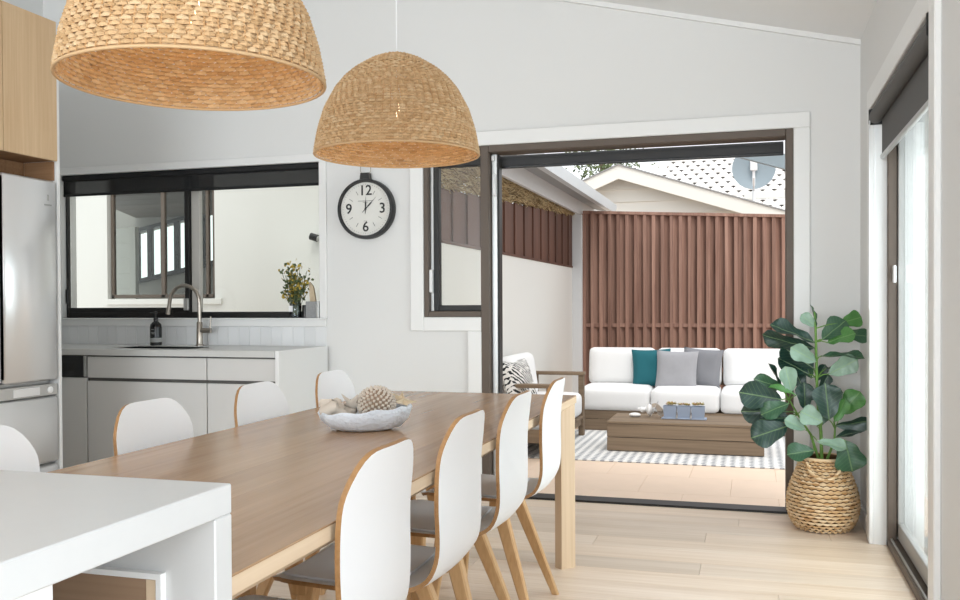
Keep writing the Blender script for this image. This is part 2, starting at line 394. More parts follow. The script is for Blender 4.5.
def puff(sx, sy, sz, r, pz=0.0, py=0.0, n=9):
    """soft rounded block centred on origin; pz/py bulge its z / y faces"""
    m = MB(); H = Vector((sx/2, sy/2, sz/2)); key = {}
    def pt(u):
        p = Vector((u[0]*H.x, u[1]*H.y, u[2]*H.z)); q = Vector([max(-(H[i]-r), min(H[i]-r, p[i])) for i in range(3)])
        d = p-q
        if d.length > 1e-9: p = q+d.normalized()*r
        fx, fy, fz = 1-u[0]**2, 1-u[1]**2, 1-u[2]**2
        p.z += pz*max(0, fx)**0.6*max(0, fy)**0.6*(1 if u[2] > 0 else -1)*abs(u[2])
        p.y += py*max(0, fx)**0.6*max(0, fz)**0.6*(1 if u[1] > 0 else -1)*abs(u[1])
        return p
    vs = []; fs = []
    def vid(u):
        k = tuple(round(c, 5) for c in u)
        if k not in key: key[k] = len(vs); vs.append(pt(u))
        return key[k]
    tt = [math.sin((i/n-0.5)*PI)*0.5+(i/n-0.5) for i in range(n+1)]
    tt = [max(-1, min(1, t)) for t in tt]; tt[0], tt[-1] = -1, 1
    for a in range(3):
        o1, o2 = (a+1) % 3, (a+2) % 3
        for sg in (-1, 1):
            for i in range(n):
                for j in range(n):
                    q = []
                    for di, dj in ((0, 0), (1, 0), (1, 1), (0, 1)):
                        u = [0, 0, 0]; u[a] = sg; u[o1] = tt[i+di]; u[o2] = tt[j+dj]; q.append(vid(u))
                    fs.append(tuple(q))
    return m.add(vs, fs)
def pillow(w, t, n=14, seed=0):
    """square scatter cushion in the xz plane, centred, puffed along y, with pinched ears"""
    rnd = random.Random(seed); m = MB(); vs = []; fs = []; N1 = n+1
    for side in (1, -1):
        for i in range(N1):
            for j in range(N1):
                u, v = 2*i/n-1, 2*j/n-1
                x = u*w/2*(1-0.07*(1-v*v)); z = v*w/2*(1-0.07*(1-u*u))
                y = side*t/2*(max(0, 1-u**4)*max(0, 1-v**4))**0.55
                y += 0.006*math.sin(5*u+seed)*math.cos(4*v+seed)*(1-u*u)*(1-v*v)
                vs.append((x, y, z))
    for k in (0, 1):
        for i in range(n):
            for j in range(n):
                a = k*N1*N1+i*N1+j; fs.append((a, a+N1, a+N1+1, a+1))
    m.add(vs, fs); return m
def text_mesh(txt, size, mat, parent, loc, rot, name='numeral', ext=0.0008):
    cu = bpy.data.curves.new(name, 'FONT'); cu.body = txt; cu.size = size; cu.align_x = 'CENTER'; cu.align_y = 'CENTER'; cu.extrude = ext; cu.resolution_u = 3; cu.offset = size*0.012
    t = bpy.data.objects.new(name+'_tmp', cu); COL.objects.link(t)
    dg = bpy.context.evaluated_depsgraph_get(); me = bpy.data.meshes.new_from_object(t.evaluated_get(dg))
    bpy.data.objects.remove(t); me.materials.clear(); me.materials.append(mat)
    return link(name, me, parent, loc, rot)
def weave(rows, prof, seg_len, thick, gap=0.86, n_over=None, twill=0.5, end_h=0.72, phase=0.0):
    """short strands laid round a profile r(z): prof(t) -> (r, z), t in 0..1"""
    m = MB()
    for i in range(rows):
        t0, t1 = i/rows, (i+1)/rows
        ra, za = prof(t0); rb, zb = prof(t1); r = (ra+rb)/2; z = (za+zb)/2
        sl = Vector((rb-ra, 0, zb-za)); hh = sl.length*0.5*1.0; sl.normalize()
        ns = n_over or max(8, int(round(2*PI*r/seg_len))); off = (i*twill+phase) % 1.0
        for j in range(ns):
            q0 = 2*PI*(j+off)/ns; dq = 2*PI/ns*gap*0.5*(0.94+0.12*random.random())
            ring = []
            for a, bul, hs in ((-1, -0.45, end_h), (0, 0.55, 1.08), (1, -0.45, end_h)):
                q = q0+a*dq; c, s_ = math.cos(q), math.sin(q)
                er = Vector((c, s_, 0)); ev = Vector((sl.x*c, sl.x*s_, sl.z)); en = Vector((sl.z*c, sl.z*s_, -sl.x))
                p = er*r+Vector((0, 0, z))+en*thick*bul
                ring.append([p+ev*hh*hs*0.98, p+en*thick*0.55, p-ev*hh*hs*0.98, p-en*thick*0.55])
            vs = [p for rg in ring for p in rg]
            fs = [(0, 1, 2, 3), (11, 10, 9, 8)]
            for k in (0, 4):
                for e in range(4): fs.append((k+e, k+(e+1) % 4, k+4+(e+1) % 4, k+4+e))
            m.add(vs, fs)
    return m

# ================================================================== THE SETTING
W = 5.265            # inner face of the back wall
WT = 0.15
XR = 0.545           # right wall
XL = -4.75           # left wall
YB = -7.0            # rear wall
G = -0.115           # patio ground
def ceil_z(x): return 2.54+(0.562-x)*0.244

# floor with boards
fl = struct(MB().box(XL-0.1, XR+0.20, YB-0.1, W+0.02, -0.10, -0.012).build('floor', M_grout))
r_ = random.Random(3); y = W-0.03; rows = 0
PW = 0.183
pm = {}
while y > -0.4:
    x = XL-r_.random()*1.2
    while x < XR+0.06:
        L_ = r_.choice((1.2, 1.5, 1.8, 2.1)); x1 = min(x+L_, XR+0.19)
        xa = max(x, XL)
        if x1-xa > 0.05:
            key = round(x1-xa, 3)
            if key not in pm: pm[key] = MB().box(-(x1-xa)/2+0.0006, (x1-xa)/2-0.0006, -PW/2+0.0005, PW/2-0.0005, -0.012, 0.0, 0.0012).mesh('plank', M_floor)
            link('plank', pm[key], fl, ((xa+x1)/2, y-PW/2, 0))
        x += L_
    y -= PW
rest = box('plank_field', M_floor, fl, XL, XR+0.19, YB, y, -0.012, 0.0); rest['kind'] = 'stuff'

# ceiling, raked up to the left
cb_ = MB()
xa, xb = XL-0.15, XR+0.35
cb_.prism([(xa, ceil_z(xa)), (xb, ceil_z(xb)), (xb, ceil_z(xb)+0.12), (xa, ceil_z(xa)+0.12)], YB-0.2, W+WT+0.05)
struct(cb_.build('ceiling', M_ceil))
def cornice(name, y0, y1):
    m = MB(); m.prism([(XL, ceil_z(XL)-0.028), (XR, ceil_z(XR)-0.028), (XR, ceil_z(XR)), (XL, ceil_z(XL))], y0, y1)
    return struct(m.build(name, M_trim))
cornice('trim_1', W-0.022, W)

# back wall with the kitchen window, the side window and the folding-door opening cut out
KX0, KX1, KZ0, KZ1 = -4.615, -2.632, 1.067, 2.055
SX0, SX1, SZ0, SZ1 = -1.932, -1.565, 1.072, 2.097
DX0, DX1, DZ1 = -1.565, 0.207, 2.097
wb = MB()
def wseg(x0, x1, z0, z1): wb.box(x0, x1, W, W+WT, z0, z1)
zt = lambda x: ceil_z(x)
wseg(XL-0.12, KX0, -0.15, KZ1); wseg(KX0, KX1, -0.15, KZ0); wseg(KX1, SX0, -0.15, KZ1)
wseg(SX0, DX0, -0.15, SZ0); wseg(DX1, XR+0.20, -0.15, KZ1)
wb.prism([(XL-0.12, KZ1), (KX1, KZ1), (SX0, KZ1), (SX0, DZ1), (DX1, DZ1), (DX1, KZ1), (XR+0.20, KZ1), (XR+0.20, ceil_z(XR+0.20)), (XL-0.12, ceil_z(XL-0.12))], W, W+WT)
wall_back = struct(wb.build('wall_back', M_wall))
# splashback tiles under the kitchen window
x = -4.63; k = 0; tm = MB().box(-0.0386, 0.0386, -0.002, 0.002, -0.0625, 0.0625, 0.0008).mesh('tile', M_tilew)
while x < -2.60:
    link('tile', tm, wall_back, (x+0.039, W-0.002-0.0008*random.random(), 0.951)); x += 0.0785
# right wall with the sliding-door opening and an opening added for the side fill lamp
RY0, RY1, RZ1 = 3.14, 4.695, 2.075
wr = MB(); RT = 0.22
wr.box(XR, XR+RT, RY1, W+0.01, -0.1, 2.8); wr.box(XR, XR+RT, 1.3, RY0, -0.1, 2.8); wr.box(XR, XR+RT, YB, -4.5, -0.1, 2.8); wr.box(XR, XR+RT, -4.5, 1.3, -0.1, 0.1); wr.box(XR, XR+RT, -4.5, 1.3, 2.45, 2.8); wr.box(XR, XR+RT, RY0, RY1, RZ1, 2.8)
struct(wr.build('wall_right', M_wall))
# left wall, rear wall with an opening added for the fill lamp
wl = MB()
wl.box(XL-0.12, XL, YB, W+0.01, -0.1, 4.0)
struct(wl.build('wall_left', M_wall))
wq = MB()
wq.box(XL-0.12, -4.35, YB-0.12, YB, -0.1, 4.0); wq.box(0.35, XR+RT, YB-0.12, YB, -0.1, 4.0); wq.box(-4.35, 0.35, YB-0.12, YB, 2.65, 4.0)
struct(wq.build('wall_rear', M_wall))
# architraves round the side window and door opening
A = 0.085; at_ = 0.018; y0, y1 = W-at_, W
tr = MB()
tr.box(SX0-A, DX1+A, y0, y1, DZ1, DZ1+A, 0.004)
tr.box(SX0-A, SX0, y0, y1, SZ0-A, DZ1, 0.004)
tr.box(SX0, DX0-0.001, y0, y1, SZ0-A, SZ0-0.0005, 0.004)
tr.box(DX0-A, DX0, y0, y1, 0, SZ0-A, 0.004)
tr.box(DX1, DX1+A, y0, y1, 0, DZ1, 0.004)
struct(tr.build('trim_2', M_trim))
tk = MB()
tk.box(KX0-0.05, KX1+0.045, W-0.015, W, KZ0-0.055, KZ0-0.004, 0.003); tk.box(KX0-0.03, KX1+0.05, W-0.03, W+0.06, KZ0-0.012, KZ0, 0.003)
tk.box(KX1, KX1+0.05, W-0.015, W, KZ0, KZ1, 0.003); tk.box(KX0-0.05, KX1+0.05, W-0.015, W, KZ1, KZ1+0.05, 0.003)
struct(tk.build('trim_3', M_trim))
ta = MB()
xf = XR-0.022
ta.box(xf, XR, RY1-0.012, RY1+0.085, 0, RZ1+0.085, 0.004); ta.box(xf, XR, RY0-0.085, RY0+0.012, 0, RZ1+0.085, 0.004); ta.box(xf, XR, RY0+0.012, RY1-0.012, RZ1-0.012, RZ1+0.085, 0.004)
ta.box(xf+0.004, XR+0.07, RY1-0.009, RY1-0.001, 0, RZ1-0.002); ta.box(xf+0.004, XR+0.07, RY0+0.001, RY0+0.009, 0, RZ1-0.002); ta.box(xf+0.004, XR+0.07, RY0+0.009, RY1-0.009, RZ1-0.009, RZ1-0.001)
struct(ta.build('trim_4', M_trim))
bbm = MB(); bbm.box(DX1+A, XR, W-0.014, W, 0, 0.09, 0.003); bbm.box(KX1+0.06, DX0-A, W-0.014, W, 0, 0.09, 0.003)
struct(bbm.build('baseboard_back', M_trim))
bbr = MB(); bbr.box(XR-0.014, XR, RY1+0.085, W-0.015, 0, 0.09, 0.003)
struct(bbr.build('baseboard_right', M_trim))

# kitchen window: black frame, two sliding lights
w1 = struct(link('window_1', None)); w1.location = ((KX0+KX1)/2, W, KZ0)
def wbox(name, mat, parent, x0, x1, y0, y1, z0, z1, b=0.003):
    p = Vector(parent.location) if parent.parent is None else Vector(parent.parent.location)+Vector(parent.location)
    c = Vector(((x0+x1)/2, (y0+y1)/2, (z0+z1)/2))
    o = MB().box(x0-c.x, x1-c.x, y0-c.y, y1-c.y, z0-c.z, z1-c.z, b).build(name, mat, parent, None, c-p)
    return o
fy0, fy1 = W+0.045, W+0.125
wbox('window_frame', M_black, w1, KX0, KX0+0.016, fy0, fy0+0.03, KZ0, KZ1); wbox('window_frame', M_black, w1, KX1-0.012, KX1, fy0, fy1, KZ0, KZ1)
wbox('window_frame', M_black, w1, KX0+0.0165, KX1-0.0125, fy0, fy1, KZ0, KZ0+0.04); wbox('window_frame', M_black, w1, KX0+0.0165, KX1-0.0125, fy0, fy1, KZ1-0.03, KZ1)
wbox('sash_stile', M_black, w1, -3.66, -3.625, fy0+0.005, fy0+0.045, KZ0+0.03, KZ1-0.03)
wbox('sash_stile', M_sashl, w1, -3.622, -3.56, fy0+0.03, fy0+0.07, KZ0+0.02, KZ1-0.03)
wbox('sash_rail', M_black, w1, KX0+0.017, -3.661, fy0+0.005, fy0+0.045, KZ0+0.035, KZ0+0.07)
wbox('pane', M_glass, w1, KX0+0.02, -3.65, fy0+0.022, fy0+0.027, KZ0+0.06, KZ1-0.03, 0)
wbox('pane', M_glass, w1, -3.57, KX1-0.01, fy0+0.05, fy0+0.055, KZ0+0.04, KZ1-0.03, 0)
wbox('latch', M_silver, w1, -3.66, -3.625, fy0-0.012, fy0+0.005, KZ0+0.05, KZ0+0.13)
wbox('latch', M_blackp, w1, KX0+0.002, KX0+0.022, fy0-0.012, fy0, KZ0+0.10, KZ0+0.20)
# black roller blind over the kitchen window
kb = thing('roller_blind', 'black roller blind drawn a little way down over the kitchen window', 'blind', ((KX0+KX1)/2, W+0.02, KZ1))
k0, k1 = KX0+0.004-kb.location.x, KX1-0.004-kb.location.x
MB().box(k0, k1, -0.016, 0.022, -0.038, -0.001, 0.006).build('headbox', M_blindk, kb)
MB().box(k0+0.004, k1-0.002, 0.000, 0.0012, -0.13, -0.03).build('blind_fabric', M_screen, kb)
MB().box(k0+0.004, k1-0.002, -0.004, 0.005, -0.146, -0.128, 0.002).build('bottom_bar', M_blindk, kb)

# side window beside the folding door
w2 = struct(link('window_2', None)); w2.location = (SX0, W, SZ0)
wbox('window_frame', M_bronze, w2, SX0, SX0+0.030, W-0.005, W+0.11, SZ0, SZ1); wbox('window_frame', M_bronze, w2, SX0+0.0305, SX1-0.003, W-0.005, W+0.11, SZ0, SZ0+0.036)
wbox('window_frame', M_bronze, w2, SX0+0.0305, SX1-0.003, W-0.005, W+0.11, SZ1-0.05, SZ1)
wbox('sash_stile', M_silver, w2, SX0+0.030, SX0+0.052, W+0.035, W+0.08, SZ0+0.036, SZ1-0.05)
wbox('sash_stile', M_black, w2, SX0+0.052, SX0+0.085, W+0.03, W+0.085, SZ0+0.036, SZ1-0.05)
wbox('sash_rail', M_black, w2, SX0+0.0855, SX1-0.003, W+0.03, W+0.085, SZ0+0.0365, SZ0+0.072); wbox('sash_rail', M_black, w2, SX0+0.0855, SX1-0.003, W+0.03, W+0.085, SZ1-0.11, SZ1-0.05)
wbox('pane', M_glass2, w2, SX0+0.08, SX1, W+0.055, W+0.06, SZ0+0.07, SZ1-0.10, 0)
wbox('handle', M_white, w2, SX0+0.03, SX0+0.05, W+0.005, W+0.034, SZ0+0.15, SZ0+0.29)
# folding-door opening: bronze frame, track, folded leaf seen edge-on
d1 = struct(link('door_1', None)); d1.location = ((DX0+DX1)/2, W, 0)
wbox('door_jamb', M_bronze, d1, DX0-0.002, DX0+0.048, W-0.012, W+0.13, 0, DZ1); wbox('door_jamb', M_bronze, d1, DX1-0.040, DX1, W-0.012, W+0.13, 0, DZ1)
wbox('door_head', M_bronze, d1, DX0+0.0485, DX1-0.0405, W-0.012, W+0.13, DZ1-0.042, DZ1)
wbox('track', M_black, d1, DX0+0.04, DX1-0.03, W-0.035, W+0.075, -0.004, 0.012, 0.002); wbox('track', M_black, d1, DX0+0.04, DX1-0.03, W+0.075, W+0.13, -0.03, 0.004, 0.002)
wbox('door_leaf', M_silver, d1, DX0+0.050, DX0+0.085, W+0.05, W+0.115, 0.02, DZ1-0.045)
wbox('door_leaf', M_black, d1, DX0+0.087, DX0+0.097, W+0.05, W+0.12, 0.02, DZ1-0.05)
wbox('hinge', M_white, d1, DX0+0.058, DX0+0.078, W+0.035, W+0.05, 1.80, 1.93)
wbox('hinge', M_white, d1, DX0+0.054, DX0+0.07, W+0.03, W+0.05, 2.01, 2.04)
rb = thing('roller_blind', 'charcoal roller blind rolled up at the top of the folding door opening', 'blind', ((DX0+DX1)/2, W+0.19, 2.03))
MB().tube([(-0.83, 0, 0), (0.84, 0, 0)], 0.032, 16).build('blind_roll', M_roll, rb, 40)
MB().box(-0.83, 0.84, -0.034, -0.030, -0.045, 0.0).build('blind_fabric', M_roll, rb)
MB().box(-0.83, 0.84, -0.040, -0.024, -0.052, -0.036, 0.003).build('bottom_bar', M_blackp, rb)
for s in (-0.845, 0.855): MB().box(s-0.006, s+0.006, -0.03, 0.03, -0.02, 0.06, 0.002).build('bracket', M_white, rb)

# sliding door in the right wall
d2 = struct(link('door_2', None)); d2.location = (XR+0.08, (RY0+RY1)/2, 0)
X0, X1 = XR+0.055, XR+0.095
wbox('door_jamb', M_bronze, d2, X0, X1, RY1-0.055, RY1-0.012, 0, RZ1-0.012); wbox('door_jamb', M_bronze, d2, X0, X1, RY0+0.012, RY0+0.05, 0, RZ1-0.012)
wbox('door_head', M_bronze, d2, X0, X1, RY0+0.012, RY1-0.012, RZ1-0.06, RZ1-0.012)
X1 = XR+0.18
wbox('track', M_bronze, d2, X0, X1, RY0+0.012, RY1-0.012, 0, 0.035); wbox('track_rail', M_silver, d2, X0+0.012, X0+0.02, RY0+0.05, RY1-0.055, 0.035, 0.045, 0.001)
wbox('track_rail', M_black, d2, X0+0.05, X0+0.062, RY0+0.05, RY1-0.055, 0.035, 0.05, 0.001)
for (ya, yb, xo) in ((RY0+0.014, RY1-0.014, 0.042),):
    wbox('sash_stile', M_sash, d2, X0+xo, X0+xo+0.03, yb-0.055, yb, 0.045, RZ1-0.06); wbox('sash_stile', M_sash, d2, X0+xo, X0+xo+0.03, ya, ya+0.055, 0.045, RZ1-0.06)
    wbox('sash_rail', M_sash, d2, X0+xo, X0+xo+0.03, ya, yb, 0.045, 0.12); wbox('sash_rail', M_sash, d2, X0+xo, X0+xo+0.03, ya, yb, RZ1-0.12, RZ1-0.06)
    wbox('pane', M_glass, d2, X0+xo+0.012, X0+xo+0.018, ya+0.05, yb-0.05, 0.11, RZ1-0.11, 0)
wbox('latch', M_white, d2, X0+0.018, X0+0.03, RY1-0.10, RY1-0.065, 1.24, 1.32)
# frames of the added, unseen side window and rear glazing holding the fill lamps
w4 = struct(link('added_window', None)); w4.location = (XR+0.15, -1.6, 0.1)
for yy in (-4.47, -3.05, -1.60, -0.15, 1.27): wbox('window_frame', M_bronze, w4, XR+0.13, XR+0.18, yy-0.03, yy+0.03, 0.1, 2.45)
for zz in (0.13, 2.42): wbox('window_frame', M_bronze, w4, XR+0.135, XR+0.175, -4.44, 1.24, zz-0.03, zz+0.03)
d3 = struct(link('added_glazing', None)); d3.location = (-2.0, YB-0.06, 0)
for xx in (-4.32, -3.16, -2.0, -0.84, 0.32): wbox('door_frame', M_bronze, d3, xx-0.03, xx+0.03, YB-0.09, YB-0.03, 0, 2.65)
wbox('door_frame', M_bronze, d3, -4.29, 0.29, YB-0.085, YB-0.035, 2.59, 2.65)
# grey roller blind above the sliding door
gb = thing('roller_blind', 'grey fabric roller blind partly lowered over the white sliding door', 'blind', (XR+0.004, (RY0+RY1)/2, 2.02))
MB().tube([(0, -0.745, 0), (0, 0.745, 0)], 0.031, 20).build('blind_roll', M_blindg, gb, 40)
MB().box(0.022, 0.025, -0.735, 0.70, -0.185, 0.0).build('blind_fabric', M_blindg, gb)
MB().box(0.014, 0.034, -0.735, 0.70, -0.205, -0.183, 0.005).build('bottom_bar', M_silver, gb)
for s in (-0.752, 0.752): MB().box(-0.03, 0.035, s-0.005, s+0.005, -0.035, 0.04, 0.006).build('bracket', M_blackp, gb)
MB().tube([(-0.025, 0.74, 0.0)]+[(-0.028, 0.74, -0.05-0.85*i/8) for i in range(9)]+[(-0.020, 0.735, -0.92), (-0.010, 0.74, -0.88), (0.0, 0.74, -0.05)], 0.0022, 6).build('pull_chain', M_white, gb)

# ================================================================== KITCHEN
BY = 4.64; BT = 0.888
# continuous worktop with sink cut-out
cx0, cx1, sx0, sx1, sy0, sy1 = XL, -2.60, -3.87, -3.25, 4.78, 5.10
wt = MB()
for (a, b, c, d) in ((cx0, sx0, BY-0.02, W), (sx1, cx1, BY-0.02, W), (sx0, sx1, BY-0.02, sy0), (sx0, sx1, sy1, W)):
    wt.box(a, b, c, d-0.001 if d == W else d, BT-0.036, BT)
tag(wt.build('worktop', M_stoneg), 'white stone worktop with the sink under the kitchen window', 'worktop')
sk = MB()
sk.box(sx0, sx1, sy0, sy1, BT-0.20, BT-0.195); sk.box(sx0-0.004, sx0, sy0, sy1, BT-0.2, BT-0.004); sk.box(sx1, sx1+0.004, sy0, sy1, BT-0.2, BT-0.004)
sk.box(sx0, sx1, sy0-0.004, sy0, BT-0.2, BT-0.004); sk.box(sx0, sx1, sy1, sy1+0.004, BT-0.2, BT-0.004)
sink = tag(sk.build('sink', M_steel), 'undermounted steel sink sunk in the white worktop', 'sink')
MB().lathe([(0.04, 0), (0.04, 0.004), (0.03, 0.003)], 20, (-3.6, 4.94, BT-0.195)).build('drain', M_nickel, sink, 30)
ep = box('end_panel', M_cabw, None, -2.60, -2.575, BY-0.012, W-0.016, 0.0, BT+0.002, 0.002)
tag(ep, 'white waterfall end panel closing off the kitchen bench', 'panel')
def drawer_unit(label, x0, x1):
    t = thing('base_cabinet', label, 'cabinet', ((x0+x1)/2, (BY+W)/2, 0))
    hx = (x1-x0)/2; yf = BY-(BY+W)/2; yb = W-0.003-(BY+W)/2
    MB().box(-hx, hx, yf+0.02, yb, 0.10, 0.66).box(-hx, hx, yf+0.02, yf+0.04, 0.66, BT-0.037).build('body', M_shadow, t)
    MB().box(-hx+0.002, hx-0.002, yf, yf+0.018, 0.715, 0.842, 0.0015).build('drawer', M_cab, t)
    MB().box(-hx+0.002, hx-0.002, yf, yf+0.018, 0.10, 0.695, 0.0015).build('drawer', M_cab, t)
    MB().box(-hx, hx, yf+0.055, yf+0.07, 0.0, 0.10).build('kickboard', M_cab, t)
    return t
drawer_unit('wide pale grey drawer cabinet under the sink', -3.885, -3.052)
drawer_unit('narrow pale grey drawer cabinet beside the white end panel', -3.050, -2.602)
dw = thing('dishwasher', 'pale grey fronted dishwasher with a black control panel beside the drawers', 'dishwasher', (-4.19, (BY+W)/2, 0))
yf = BY-(BY+W)/2
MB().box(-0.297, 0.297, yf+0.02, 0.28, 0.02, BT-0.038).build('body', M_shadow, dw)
MB().box(-0.297, 0.297, yf, yf+0.018, 0.10, 0.712, 0.0015).build('door', M_cab, dw)
cp = MB().box(-0.297, 0.275, yf-0.004, yf+0.018, 0.716, 0.846, 0.002).build('control_panel', M_blackp, dw)
MB().box(0.13, 0.21, yf-0.006, yf-0.004, 0.752, 0.80, 0.001).build('display', M_black, cp)
MB().box(0.278, 0.297, yf, yf+0.018, 0.72, 0.846, 0.001).build('side_strip', M_silver, dw)
fp = box('filler_cabinet', M_cab, None, XL+0.002, -4.49, BY, W-0.003, 0.0, BT-0.038, 0.002)
tag(fp, 'grey corner cabinet box hidden behind the fridge', 'cabinet')

# tap
tp = thing('kitchen_tap', 'brushed nickel gooseneck tap rising behind the sink', 'tap', (-3.44, 5.155, BT))
MB().lathe([(0.027, 0), (0.027, 0.008), (0.021, 0.012), (0.019, 0.15), (0.016, 0.155)], 24).build('base', M_nickel, tp, 40)
arc = [(0, 0, 0.14), (0, 0, 0.28)]+[(-0.112+0.112*math.cos(q), 0, 0.28+0.112*math.sin(q)) for q in [PI*i/16*0.93 for i in range(17)]]+[(-0.232, 0, 0.235)]
MB().tube(arc, 0.0125, 14).build('spout', M_nickel, tp, 50)
MB().tube([(-0.2285, 0, 0.25), (-0.238, 0, 0.205)], [0.0145, 0.0155], 14).build('nozzle', M_nickel, tp, 40)
hd = MB().tube([(0.0, 0, 0.10), (0.085, 0, 0.10)], 0.0165, 16).build('handle', M_nickel, tp, 40)
MB().tube([(0.075, 0, 0.105), (0.082, 0, 0.165), (0.084, 0, 0.19)], [0.006, 0.005, 0.0045], 10).build('lever', M_nickel, hd, 40)
# soap bottle
sb = thing('soap_bottle', 'black pump soap bottle on the worktop beside the tap', 'bottle', (-3.775, 5.16, BT))
MB().lathe([(0.034, 0), (0.038, 0.004), (0.038, 0.12), (0.034, 0.14), (0.018, 0.155), (0.013, 0.16), (0.013, 0.168)], 28).build('body', M_amber, sb, 40)
MB().lathe([(0.0385, 0.022), (0.0385, 0.05)], 28, cap=False).build('label_band', M_label, sb, 40)
for z, w in ((0.086, 0.026), (0.078, 0.018), (0.106, 0.02)):
    MB().box(-w/2+0.004, w/2+0.004, -0.0392, -0.0382, z-0.002, z+0.002).build('label_lettering', M_label, sb)
pmp = MB().lathe([(0.015, 0.165), (0.015, 0.18), (0.006, 0.182), (0.006, 0.208), (0.011, 0.21), (0.011, 0.222), (0.004, 0.224)], 18).build('pump', M_blackp, sb, 40)
MB().tube([(0, 0, 0.217), (-0.028, -0.02, 0.213)], 0.0045, 8).build('nozzle', M_blackp, pmp, 40)

# fridge in its housing: front faces the dining side
FX = -3.40; FY1 = 3.86; FY0 = 2.96
fr = thing('fridge', 'stainless steel fridge freezer standing in a tall housing', 'fridge', (FX-0.35, (FY0+FY1)/2, 0))
fx = 0.35; hy = (FY1-FY0)/2
MB().box(-0.36, fx-0.06, -hy+0.004, hy-0.004, 0.02, 1.785, 0.004).build('body', M_silver, fr)
for (ya, yb) in ((-hy+0.004, -0.018+0.1), (-0.01+0.1, hy-0.006)):
    d = MB().box(fx-0.055, fx, ya, yb, 0.775, 1.785, 0.014).build('door', M_steel, fr, 60)
    MB().box(fx-0.02, fx-0.003, (yb+0.001) if ya < 0 and yb < 0.2 else ya-0.007, (yb+0.007) if ya < 0 and yb < 0.2 else ya-0.001, 0.80, 1.77).build('handle_groove', M_shadow, d)
MB().box(fx-0.055, fx-0.008, -hy+0.004, hy-0.006, 0.70, 0.758, 0.003).build('control_strip', M_silver, fr)
dp = MB().box(fx-0.009, fx-0.004, hy-0.30, hy-0.13, 0.708, 0.748, 0.002).build('display', M_steel, fr)
MB().lathe([(0.017, 0), (0.017, 0.006), (0.014, 0.008)], 20).build('button', M_white, fr, 40, (fx-0.009, hy-0.06, 0.728), (0, PI/2, 0))
MB().box(fx-0.055, fx, -hy+0.004, hy-0.006, 0.36, 0.695, 0.014).build('freezer_drawer', M_steel, fr, 60)
MB().box(fx-0.055, fx, -hy+0.004, hy-0.006, 0.03, 0.35, 0.014).build('freezer_drawer', M_steel, fr, 60)
MB().box(fx-0.001, fx+0.001, hy-0.075, hy-0.065, 1.68, 1.71).build('badge', M_silver, fr)
MB().box(fx-0.001, fx+0.001, hy-0.095, hy-0.045, 1.655, 1.662).build('badge', M_silver, fr)
hz = box('tall_housing_panel', M_cabw, None, XL+0.002, FX-0.005, FY1+0.002, FY1+0.022, 0, 2.595, 0.002)
tag(hz, 'tall white end panel beside the fridge', 'panel')
oc = thing('overhead_cabinet', 'pale oak veneer overhead cabinet above the fridge', 'cabinet', (FX-0.3, (FY0+FY1)/2, 1.89))
MB().box(-0.40, 0.28, -hy, hy, 0.0, 0.70).build('body', M_shadewood, oc)
for (ya, yb) in ((-hy, 0.098), (0.1015, hy-0.001)): MB().box(0.281, 0.30, ya, yb, -0.002, 0.705, 0.001).build('door', M_veneer, oc)
MB().box(-0.40, 0.10, -hy, hy-0.012, -0.10, -0.003).build('rear_shade_sheet', M_shadewood, oc)  # brown sheets put in as the shade between fridge top and cabinet
MB().box(0.1005, 0.28, hy-0.011, hy-0.001, -0.10, -0.003).build('side_shade_sheet', M_shadewood, oc)

# ornaments on the window sill
SZ = KZ0
vs_ = thing('flower_jar', 'glass jar of yellow and olive dried flowers on the window sill', 'vase', (-2.815, W+0.015, SZ))
MB().lathe([(0.034, 0.0), (0.038, 0.005), (0.038, 0.09), (0.033, 0.098), (0.034, 0.104), (0.031, 0.104), (0.030, 0.097), (0.034, 0.088), (0.034, 0.008), (0.0, 0.006)], 24, cap=False).build('jar', M_clear, vs_, 40)
MB().box(-0.028, 0.0, -0.040, -0.0385, 0.04, 0.078).build('label', M_white, vs_)
rr = random.Random(5); st = MB(); fl_ = [MB(), MB(), MB()]
for i in range(42):
    a = rr.uniform(0, 2*PI); sp = rr.uniform(0.02, 0.125); h = rr.uniform(0.17, 0.375)-sp*0.5
    tip = Vector((math.cos(a)*sp, math.sin(a)*sp*0.6, h)); base = Vector((math.cos(a)*0.012, math.sin(a)*0.012, 0.02))
    st.tube([base, base.lerp(tip, 0.5)+Vector((0, 0, 0.02)), tip], 0.0016, 5)
    for k in range(8):
        t_ = rr.uniform(0.55, 1.05); p = base.lerp(tip, t_)+Vector((rr.uniform(-.016, .016), rr.uniform(-.012, .012), rr.uniform(-.008, .012)))
        d = Vector((rr.uniform(-1, 1), rr.uniform(-1, 1), rr.uniform(-.2, 1))).normalized()*rr.uniform(0.022, 0.038)
        s_ = d.cross(Vector((rr.uniform(-1, 1), rr.uniform(-1, 1), 0.3))).normalized()*0.011
        n_ = d.cross(s_).normalized()*0.002
        fl_[(0 if sp < 0.06 and rr.random() < 0.75 else (2 if rr.random() < 0.3 else 1))].add([p, p+d*0.5+s_, p+d, p+d*0.5-s_, p+d*0.5+n_], [(0, 1, 4), (1, 2, 4), (2, 3, 4), (3, 0, 4)])
st.build('stems', M_flower[1], vs_)['kind'] = 'stuff'
for m_, q in zip(fl_, M_flower): m_.build('blossom', q, vs_)['kind'] = 'stuff'
tag(MB().lathe([(0.022, 0), (0.022, 0.075), (0.019, 0.083), (0.0, 0.083)], 20).build('black_jar', M_blackp, None, 40, (-2.752, W+0.028, SZ)), 'small black jar between the flower jar and the concrete block', 'jar')
cp_ = thing('concrete_block', 'speckled grey concrete planter block on the window sill', 'planter', (-2.683, W+0.02, SZ))
